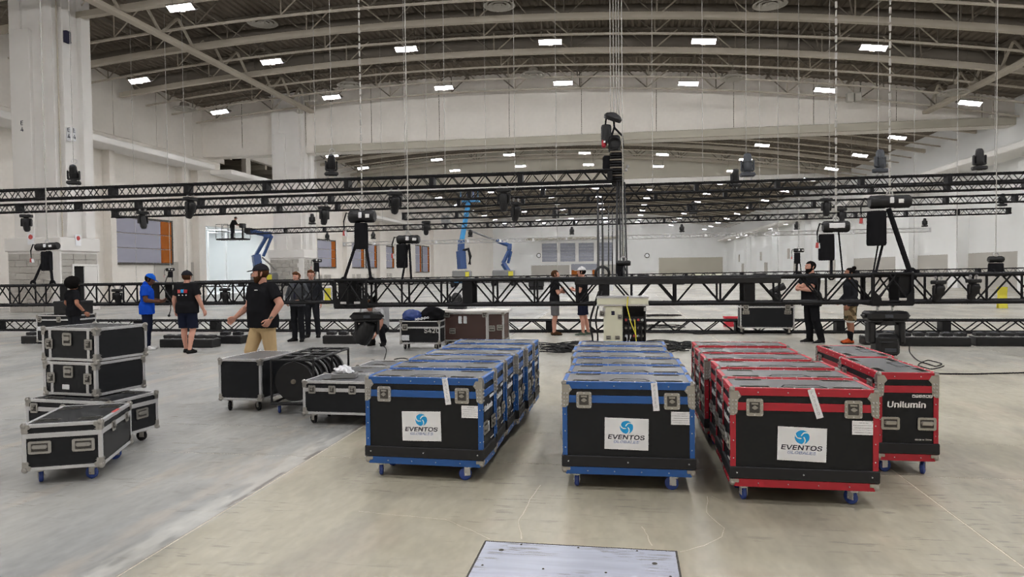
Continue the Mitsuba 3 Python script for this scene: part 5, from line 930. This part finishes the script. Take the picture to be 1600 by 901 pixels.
sk = 'm_skin_fair'
BK, WH = ('m_shoe_dark', 'm_shoe_dark'), ('m_shoe_white', 'm_shoe_white')
P = fl(135, 543)
t, J = person('person with a round black afro in a black shirt, back turned, behind the left stack', P[0], 14.2, -25, 1.62, 'm_tee_black', 'm_charcoal', 'm_skin_mid', BK, ('afro', 'm_hair_black'), 1.0,
       pose=dict(elbR=(.30, -.05, 1.15), wriR=(.33, .12, .93), elbL=(-.30, -.04, 1.16), wriL=(-.27, .15, .97)))
t.part('watch', lathe([(.034, -.018), (.042, -.018), (.042, .018), (.034, .018)], 14), 'm_rubber', M4(J['wriR'] + [0, -.02, .03], 0, 30))
P = fl(231, 546)
t, J = person('person in a bright blue polo shirt and blue cap looking down at his hands', P[0], P[1], -62, 1.74, 'm_polo_blue', 'm_cloth_navy', 'm_skin_dark', WH, ('cap', 'm_hair_black'), 1.18,
       pose=dict(elbR=(.26, .02, 1.14), wriR=(.13, .27, 1.10), elbL=(-.26, .02, 1.14), wriL=(-.12, .28, 1.12), head=(0, .07, 1.60)), hd=(0, 28), hem=.82, hands=({'cap': 'm_cap_blue', 'pn': (-.3, -.2, 1)}, {'pn': (.3, -.2, 1)}))
t.part('collar', skin(hull((J['neck'] + [0, .0, .0], .075), (J['neck'] + [0, .0, .02], .072)), .03, 2), 'm_polo_blue')
Mp = t.M
h = Thing('hoist_remote', 'black hoist remote on a cable in the hands of the blue shirted person', 'remote', Mp); h.part('handset', bx((0, .38, 1.12), (.06, .14, .035), .008), 'm_black'); h.part('cable', tube(np.array([(0, .45, 1.12), (.02, .5, 1.05), (.03, .5, .9), (.02, .46, .78)]), .009, 6), 'm_rubber'); h.part('plug', ball((.02, .46, .77), .03, 1), 'm_rubber')
P = fl(294, 551)
t, J = person('person in black tee with colourful back print, black cap and shorts, seen from behind', P[0], P[1], 2, 1.77, 'm_tee_black', 'm_cloth_navy', sk, ('m_shoe_dark', 'm_shoe_dark'), ('cap', 'm_hair_brown'), 1.28,
       pose=dict(elbR=(.29, -.02, 1.15), wriR=(.33, .08, .92), elbL=(-.28, -.02, 1.15), wriL=(-.31, .06, .92), kneeR=(.10, .04, .50), ankR=(.10, -.10, .085), kneeL=(-.11, .05, .50), ankL=(-.11, .10, .085)), legs='short', hem=.86)
pr = Polygon([(-.11, -.03), (.11, -.03), (.11, .035), (-.11, .035)])
B_ = lambda x, z: M4((x, -.158, z), 0) @ STAND
for x, z, w_, h_, m_ in ((-.07, 1.33, .075, .075, 'm_sign_red'), (0, 1.335, .07, .075, 'm_logo'), (.07, 1.33, .075, .075, 'm_red')): t.part('back_print', bx((x, -.158, z), (w_, .022, h_), .004), m_)
t.part('print_lettering', cat([bx((x, -.156, 1.25), (.022, .022, .03), .003) for x in (-.08, 0, .08)]), 'm_print')
X = float(at(404, 420, 9.62)[0])
t, J = person('bearded person in black tee, dark cap and khaki trousers walking past behind the wheeled case', X, 9.72, 152, 1.835, 'm_tee_black', 'm_khaki', sk, BK, ('capbeard', 'm_hair_brown'), 1.36, fine=.016,
       pose=dict(shoR=(.205, .0, 1.415), shoL=(-.205, -.02, 1.415), elbR=(.31, .03, 1.16), wriR=(.36, .22, 1.00), elbL=(-.35, -.05, 1.20), wriL=(-.285, .075, .985), kneeR=(.12, .14, .52), ankR=(.12, .16, .085), kneeL=(-.12, -.04, .50), ankL=(-.12, -.18, .10)), hd=(-38, 2), hem=.86, curl=.8, hands=({'cap': 'm_cap_dark'}, {'d': (.35, .45, -.8), 'pn': (.8, -.2, .2)}))
t.part('watch', lathe([(.034, -.014), (.041, -.014), (.041, .014), (.034, .014)], 14), 'm_steel_dark', M4(J['wriL'] + [-.005, -.015, .03], 0, -25, 15))
t.part('chest_lettering', bx((-.09, .163, 1.40), (.075, .012, .012), .003), 'm_print')
P = fl(466, 533)
t, J = person('person in grey shirt, dark tie and black trousers with a hand at the waist', P[0], P[1], 172, 1.72, 'm_grey_shirt', 'm_charcoal', sk, BK, ('quiff', 'm_hair_red'), 1.0,
       pose=dict(elbR=(.30, -.02, 1.16), wriR=(.20, .15, 1.00), elbL=(-.29, -.04, 1.17), wriL=(-.16, .12, 1.04)), sleeve='long', hem=.9, feet=(25, -25))
t.part('tie', skin(hull((J['neck'] + [0, .10, -.04], .018), (J['waist'] + [0, .125, .02], .028)), .03, 2), 'm_ink')
x6 = float(at(486, 420, 17.3)[0])
t, J = person('person in dark vest standing behind the grey shirted one', x6, 17.3, 195, 1.77, 'm_charcoal', 'm_charcoal', sk, BK, ('quiff', 'm_hair_red'), 1.0, pose=dict(kneeL=(-.13, .03, .5), ankL=(-.16, .02, .085)), sleeve='long', hem=.9)
x7 = float(at(587, 500, 15.3)[0])
t, J = person('person in pale grey tee crouching and reaching to the floor behind the hanging light', x7, 15.45, 174, 1.75, 'm_tee_grey', 'm_charcoal', 'm_skin_fair', BK, ('short', 'm_hair_brown'), 1.05,
       pose=dict(pelvis=(0, -.12, .42), waist=(0, -.02, .58), chest=(0, .16, .76), neck=(0, .31, .87), head=(0, .42, .95), shoR=(.19, .24, .80), shoL=(-.19, .24, .80), elbR=(.26, .34, .54), wriR=(.20, .40, .30), elbL=(-.25, .34, .54), wriL=(-.15, .42, .30), hipR=(.10, -.10, .40), hipL=(-.10, -.10, .40), kneeR=(.17, .26, .46), kneeL=(-.17, .26, .46), ankR=(.14, .0, .085), ankL=(-.14, .0, .085)), hd=(0, 35))
P = fl(867, 523)
t, J = person('person in black tee and grey shorts, left one of the pair by the power case', P[0], P[1], -80, 1.70, 'm_tee_black', 'm_shorts_grey', sk, ('m_hair_brown', 'm_shoe_dark'), ('short', 'm_hair_brown'), 1.0,
       pose=dict(elbR=(.24, .08, 1.14), wriR=(.10, .19, 1.24), elbL=(-.24, .03, 1.14), wriL=(-.11, .20, 1.16)), legs='short', hem=.86)
P = fl(911, 524)
t, J = person('person in white cap, black tee and navy shorts facing left by the cream power case', P[0], P[1], 84, 1.77, 'm_tee_black', 'm_cloth_navy', sk, ('m_shoe_green', 'm_shoe_white'), ('cap', 'm_hair_black'), 1.08,
       pose=dict(elbR=(.25, .04, 1.15), wriR=(.13, .24, 1.18), elbL=(-.25, .04, 1.15), wriL=(-.12, .24, 1.18), ankR=(.12, -.12, .085), kneeR=(.11, -.02, .5)), legs='short', hem=.86, hands=({'cap': 'm_cap_white'}, {}))
P = fl(1268, 536)
t, J = person('broad bearded person all in black with arms crossed, facing left behind the truss', P[0], P[1], 104, 1.84, 'm_tee_black', 'm_tee_black', sk, ('m_shoe_dark', 'm_shoe_white'), ('beard', 'm_hair_black'), 1.32,
       pose=dict(elbR=(.27, .17, 1.16), wriR=(-.05, .27, 1.23), elbL=(-.27, .17, 1.16), wriL=(.06, .29, 1.17), kneeL=(-.13, -.02, .5), ankL=(-.15, -.14, .085)), hem=.80, hands=({'d': (-.9, -.25, .05), 'pn': (0, -1, -.2), 'curl': .8}, {'d': (.9, -.2, .2), 'pn': (0, -1, .1), 'curl': .9}))
P = fl(1329, 536)
t, J = person('person with a high hair bun in dark jacket, camouflage shorts, black socks and orange shoes', P[0], P[1], 96, 1.68, 'm_charcoal', 'm_camo', 'm_skin_mid', ('m_shoe_orange', 'm_shoe_dark'), ('bun', 'm_hair_black'), 1.02,
       pose=dict(elbR=(.25, -.02, 1.14), wriR=(.22, .15, .98), elbL=(-.24, .0, 1.13), wriL=(-.24, .14, .90), ankR=(.07, -.02, .085), ankL=(-.07, .03, .085), kneeR=(.08, .01, .5), kneeL=(-.08, .02, .5)), sleeve='long', legs='short', hem=.88, extra=('socks',), hd=(-8, -6))
for s in (-1, 1): t.part('shorts_cuff', skin(union([hull((J['kneeR' if s > 0 else 'kneeL'] + [0, 0, .045], .088), (J['kneeR' if s > 0 else 'kneeL'] + [0, 0, .06], .088))]), .05, 1), 'm_cover')
# ================================================================ boom lifts, cables, odds and ends
def bar(a, b, w): # a square bar
    a, b = np.asarray(a, float), np.asarray(b, float); return cyl(a, b, w * .72, 4)
def lift_pts(Y, *pp): return [at(x, y, Y) for x, y in pp]
def lift_base(t, c, w, col='m_lift_grey'):
    t.part('chassis', rbox(c[0] - w, c[0] + w, c[1] - .6, c[1] + .6, .45, .95, .06), col); t.part('turret', rbox(c[0] - w * .9, c[0] + w * .9, c[1] - .75, c[1] + .75, 1.0, 1.75, .1), 'm_lift_grey'); t.part('engine_cover', rbox(c[0] + w * .5, c[0] + w * .9, c[1] - .78, c[1] - .7, 1.1, 1.6, .02), 'm_yellow')
    for sx in (-1, 1):
        for sy in (-1, 1): t.part('wheel', lathe([(0, -.14), (.36, -.14), (.42, -.08), (.42, .08), (.36, .14), (0, .14)], 20, 'x', (c[0] + sx * w * .85, c[1] + sy * .75, .42)), 'm_rubber')
Y = 50.0
b = at(415, 430, Y); t = Thing('boom_lift', 'blue articulated boom lift before the bright lobby opening, operator in its basket', 'boom lift')
lift_base(t, (b[0], Y), 1.0)
p = lift_pts(Y, (403, 417), (400, 398), (418, 367), (405, 362), (388, 360))
t.part('riser', cat(bar(p[0], p[1], .55)), 'm_lift_blue'); t.part('boom', bar(p[1], p[2], .22), 'm_lift_blue'); q = np.array([.55, .1, -.1]); t.part('boom', bar(p[1] + q, p[2] + q * .6, .18), 'm_lift_blue'); t.part('elbow', bx(p[2], (.5, .5, .5), .06), 'm_lift_blue'); t.part('jib', bar(p[2], p[4], .25), 'm_lift_blue'); t.part('cylinder', cyl(p[1] + [.4, .2, -.2], p[0] + [1.4, .2, -.2], .07, 8), 'm_chrome'); t.part('jib_link', bx(p[4], (.5, .5, .4), .05), 'm_black')
e0, e1 = at(343, 371, Y), at(386, 369, Y); zf = e0[2] - .1; bx0, bx1 = e0[0], e1[0]
t.part('basket_floor', rbox(bx0, bx1, Y - .5, Y + .5, zf - .12, zf, .02), 'm_black')
for yy in (Y - .48, Y + .48):
    for z_ in (.55, 1.1): t.part('basket_rail', cyl((bx0, yy, zf + z_), (bx0 + 1.0, yy, zf + z_), .022, 6), 'm_lift_grey')
    for x_ in (bx0, bx0 + .5, bx0 + 1.0, bx1): t.part('basket_post', cyl((x_, yy, zf), (x_, yy, zf + (1.1 if x_ < bx1 else .5)), .022, 6), 'm_lift_grey')
t.part('control_box', bx((bx1 - .3, Y - .1, zf + .98), (.34, .5, .34), .04), 'm_black'); t.part('control_post', bx((bx1 - .3, Y - .1, zf + .4), (.1, .1, .84), .01), 'm_black')
person('operator in black leaning over the controls in the boom lift basket', bx0 + 1.12, Y - .05, -88, 1.72, 'm_tee_black', 'm_charcoal', 'm_skin_mid', BK, ('cap', 'm_hair_black'), 1.15, fine=.04,
       pose=dict(chest=(0, .14, 1.30), neck=(0, .24, 1.45), head=(0, .30, 1.57), shoR=(.19, .16, 1.38), shoL=(-.19, .16, 1.38), elbR=(.25, .28, 1.15), wriR=(.18, .44, 1.08), elbL=(-.25, .28, 1.15), wriL=(-.18, .44, 1.08)), z=zf, sleeve='long', hd=(0, 15))
Y = 70.0
b = at(722, 430, Y); t = Thing('boom_lift', 'tall straight pale blue boom lift left of centre reaching up to the trusses', 'boom lift'); lift_base(t, (b[0], Y), 1.0, 'm_lift_light')
p = lift_pts(Y, (722, 420), (720, 392), (721, 375), (732, 316)); t.part('riser', bar(p[0], p[1], .7), 'm_lift_blue'); t.part('boom', bar(p[1], p[2], .5), 'm_lift_blue'); t.part('boom', bar(p[2] - [0, 0, .2], p[3], .36), 'm_lift_light'); t.part('hose_loop', tube(np.array([p[1], p[1] + [.8, 0, .2], p[1] + [1.0, 0, -.6], p[1] + [.9, 0, -1.4]]), .16, 6), 'm_rubber')
c = p[3]; t.part('basket_floor', bx(c + [0.2, 0, .1], (1.9, 1.0, .12), .02), 'm_lift_light')
for x_ in (-.7, .2, 1.1): t.part('basket_post', cyl(c + [x_, -.45, .1], c + [x_, -.45, 1.1], .035, 6), 'm_lift_light')
t.part('basket_rail', cyl(c + [-.7, -.45, 1.1], c + [1.1, -.45, 1.1], .035, 6), 'm_lift_light'); t.part('control_box', bx(c + [.2, 0, .8], (.7, .5, .6), .08), 'm_lift_blue')
Y = 76.0
b = at(787, 433, Y); t = Thing('boom_lift', 'small deep blue zigzag boom lift left of the far windows', 'boom lift'); lift_base(t, (b[0], Y), 1.3)
p = lift_pts(Y, (799, 431), (786, 411), (797, 388), (795, 383), (776, 376), (702, 347)); t.part('riser', bar(p[0], p[1], .42), 'm_lift_blue'); t.part('boom', bar(p[1], p[2], .30), 'm_lift_blue'); t.part('boom', bar(p[1] + [.55, .1, 0], p[2] + [.1, .1, -.3], .22), 'm_lift_blue'); t.part('elbow', bx((p[2] + p[3]) / 2, (.5, .4, .7), .06), 'm_lift_blue'); t.part('upper_boom', bar(p[3], p[4], .30), 'm_lift_blue'); t.part('jib', bar(p[4], p[5], .16), 'm_lift_grey'); t.part('basket', bx(p[5] + [-.4, 0, .3], (.9, .8, .9), .05), 'm_lift_grey')
# cables on the floor
def pile(px, py, w, d, n, lab, seed, z=0.0):
    r_ = random.Random(seed); c = fl(px, py, z); ms = []
    for i in range(n):
        a = r_.uniform(0, 6.28); L = r_.uniform(.35, 1) ; cx, cy = r_.uniform(-.35, .35) * w, r_.uniform(-.35, .35) * d; th = np.linspace(0, r_.uniform(3, 7), 22) + a
        k = r_.uniform(.25, .6); p = np.stack([cx + np.cos(th) * w * .32 * k * 1.6 + np.sin(th * 2.3) * .05 * w, cy + np.sin(th) * d * .42 * k * 1.6, .014 + .010 * (i % 5) + .01 * np.sin(th * 3) ** 2], 1)
        ms.append(tube(p + [c[0], c[1], z], .011, 5))
    single('cable_pile', cat(ms), 'm_rubber', lab, 'cable pile', kind='stuff')
pile(885, 545, 1.9, 1.6, 22, 'heap of black cables on the floor left of the cream power case', 3); pile(1055, 543, 1.3, 1.9, 24, 'heap of black cables on the floor right of the cream power case', 4)
pile(1020, 494, 1.9, 1.1, 9, 'loose black cables on the floor beyond the low truss', 5); pile(1080, 521, 2.2, .5, 10, 'black cables lying along the low truss right of centre', 6); pile(1030, 512, 1.6, .9, 10, 'tangled thin black cables beside the power case at right', 8)
def floor_cable(pts, r, lab, mat='m_rubber'):
    q = np.array([fl(*p) + [0, 0, r] if len(p) == 2 else at(p[0], p[1], p[2]) for p in pts])
    tt = np.linspace(0, len(q) - 1, len(q) * 7); from_ = np.arange(len(q))
    from scipy.interpolate import PchipInterpolator
    single('floor_cable', tube(np.stack([PchipInterpolator(from_, q[:, k])(tt) for k in range(3)], 1), r, 6), mat, lab, 'cable')
floor_cable([(1430, 584), (1500, 585), (1560, 584), (1640, 582)], .011, 'black cable running to the right edge behind the lettered red case')
floor_cable([(1421, 541), (1424, 554), (1440, 566), (1462, 573), (1470, 568), (1450, 563), (1436, 572), (1455, 577), (1475, 572)], .008, 'thin black cable looped on the floor below the light bars at right')
floor_cable([(592, 536), (603, 545), (602, 556), (598, 568)], .007, 'thin black cable running from the crouching person towards the cases')
floor_cable([(616, 562), (630, 560), (640, 564), (628, 567), (614, 564)], .009, 'short loop of black cable on the floor behind the silver cases')
floor_cable([(936, 455, 13.7), (927, 482, 13.5), (922, 505, 13.4), (926, 530, 13.3), (917, 548, 13.3), (905, 552)], .02, 'thick black cable dropping beside the cream power case')
floor_cable([(941, 455, 13.7), (934, 480, 13.5), (931, 500, 13.4), (934, 528, 13.3), (925, 552)], .016, 'black cable hugging the left side of the cream power case')
# gear heaped on the S420 case
Yc = fl(650, 546)[1] + .22; zc_ = zt(501, Yt, 650)
def blob(name, px, py, s, mat, lab, cat_, seed):
    c = at(px, py, Yc); m = trimesh.creation.icosphere(subdivisions=3, radius=1); v_ = m.vertices; v_ = v_ * (.7 + .55 * meshkit.fbm(v_ * 2.6 + seed, 3, seed))[:, None] * np.array(s); v_[:, 2] = np.maximum(v_[:, 2], -s[2] * .55)
    v_ += [c[0], Yc, zc_ + s[2] * .55 + .004]; k = single(name, TM(v_, m.faces), mat, lab, cat_, smooth=40)
    return c
blob('cloth_bundle', 645, 495, (.24, .18, .15), 'm_wheel_blue', 'crumpled dark blue cloth bundle on the S420 case', 'cloth', 2)
blob('gear_bag', 676, 490, (.26, .19, .20), 'm_bag', 'black gear bag on the right end of the S420 case', 'bag', 5)
for i in range(4):
    a_ = rng.uniform(0, 3); th = np.linspace(0, 6.3, 18); single('white_strap', tube(np.stack([at(655 + i * 5, 496, Yc)[0] + np.cos(th + a_) * .05, Yc - .19 + np.sin(th) * .03, zc_ + .03 + .02 * np.sin(th * 2) + i * .012], 1), .010, 5), 'm_paper', f'{ORD[i]} white strap loop from left on the S420 case', 'strap')
c = at(703, 484, 15.6); t = Thing('moving_light', 'black moving light standing behind the brown case', 'moving light', M4((c[0], 16.35, 0))); t.part('case_stand', rbox(-.3, .3, -.25, .25, 0, .72, .02), 'm_black'); t.part('base', bx((0, 0, .80), (.42, .3, .14), .02), 'm_black'); t.part('yoke', cat(bx((-.18, 0, .98), (.05, .12, .28), .02), bx((.18, 0, .98), (.05, .12, .28), .02)), 'm_black'); t.part('head', moved(lathe([(0, -.22), (.1, -.2), (.13, .1), (.08, .22), (0, .22)], 16), M4((0, 0, 1.02), 0, 60)), 'm_black')
# small things on and near the trusses
def spotlamp(px, py, Y, lab, tilt):
    c = at(px, py, Y); t = Thing('spot_lamp', lab, 'lamp', M4(c, 0, 0, tilt)); t.part('body', lathe([(0, -.22), (.06, -.2), (.075, 0), (.09, .16), (.09, .22), (0, .22)], 16, 'x'), 'm_black'); t.part('lens', lathe([(0, .221), (.08, .221), (0, .235)], 14, 'x'), 'm_chrome'); t.part('bracket', cat(bx((0, 0, -.1), (.05, .16, .12), .01)), 'm_black'); put(number(t.key + '__stand'), rbox(c[0] - .06, c[0] + .1, Y - .1, Y + .1, zt(472, fl(1195, 523)[1], 1195) + .002, c[2] - .1, .01), 'm_black')
spotlamp(1213, 452, 18.5, 'black spot lamp lying tilted above the long silver edged case', -25)
t = Thing('white_tag', 'white paper tag taped to the truss at the centre cables', 'tag', M4((at(955, 446, 13.7)[0], 13.72, at(955, 446, 13.7)[2]))); t.part('paper', bx((0, 0, 0), (.07, .01, .21)), 'm_paper'); t.part('tape', bx((0, -.006, .09), (.08, .004, .03)), 'm_cover')
t = Thing('cable_coil', 'coil of black cable standing on the truss beside the centre cables', 'cable coil', M4(at(941, 427, 14.2)))
for i in range(5): t.part('turn', moved(trimesh.creation.torus(.12 + .008 * i, .011, major_sections=24, minor_sections=6), M4((0, .015 * i, 0), 0, 90, 10)), 'm_rubber')
t = Thing('wet_floor_sign', 'yellow folding floor sign far right behind the truss', 'sign', M4((at(1566, 455, 30)[0], 30, 0))); t.part('leaf', moved(bx((0, 0, .42), (.34, .03, .86), .01), M4((0, -.08, 0), 0, -9)), 'm_yellow'); t.part('leaf', moved(bx((0, 0, .42), (.34, .03, .86), .01), M4((0, .08, 0), 0, 9)), 'm_yellow')
t = Thing('wet_floor_sign', 'yellow folding floor sign far behind the grey shirted person', 'sign', M4((at(512, 462, 36)[0], 36, 0))); t.part('leaf', moved(bx((0, 0, .42), (.34, .03, .86), .01), M4((0, -.08, 0), 0, -9)), 'm_yellow'); t.part('leaf', moved(bx((0, 0, .42), (.34, .03, .86), .01), M4((0, .08, 0), 0, 9)), 'm_yellow')
for i, (px, Y) in enumerate(((838, 60), (1060, 75), (1118, 80), (1187, 82), (1150, 82), (1095, 90), (1005, 80))):
    c = at(px, 437, Y); t = Thing('equipment_cart', 'small dark equipment cart standing far back on the hall floor', 'cart', M4((c[0], Y, 0)), 'equipment carts far back'); t.part('body', bx((0, 0, .65), (1.3, .7, .8), .05), ['m_black', 'm_lift_grey', 'm_cream'][i % 3]); t.part('foot', bx((0, 0, .13), (1.2, .6, .24), .02), 'm_rubber')
x0, x1 = at(1135, 430, 95)[0], at(1270, 430, 95)[0]
t = Thing('barrier_fence', 'pale wire barrier fence far back at the right', 'fence', M4((0, 95, 0)))
for z_ in (.1, 1.05): t.part('rail', cyl((x0, 0, z_), (x1, 0, z_), .035, 5), 'm_paper')
for x_ in np.linspace(x0, x1, 34): t.part('bar', cyl((x_, 0, .05), (x_, 0, 1.05), .025, 4), 'm_paper')
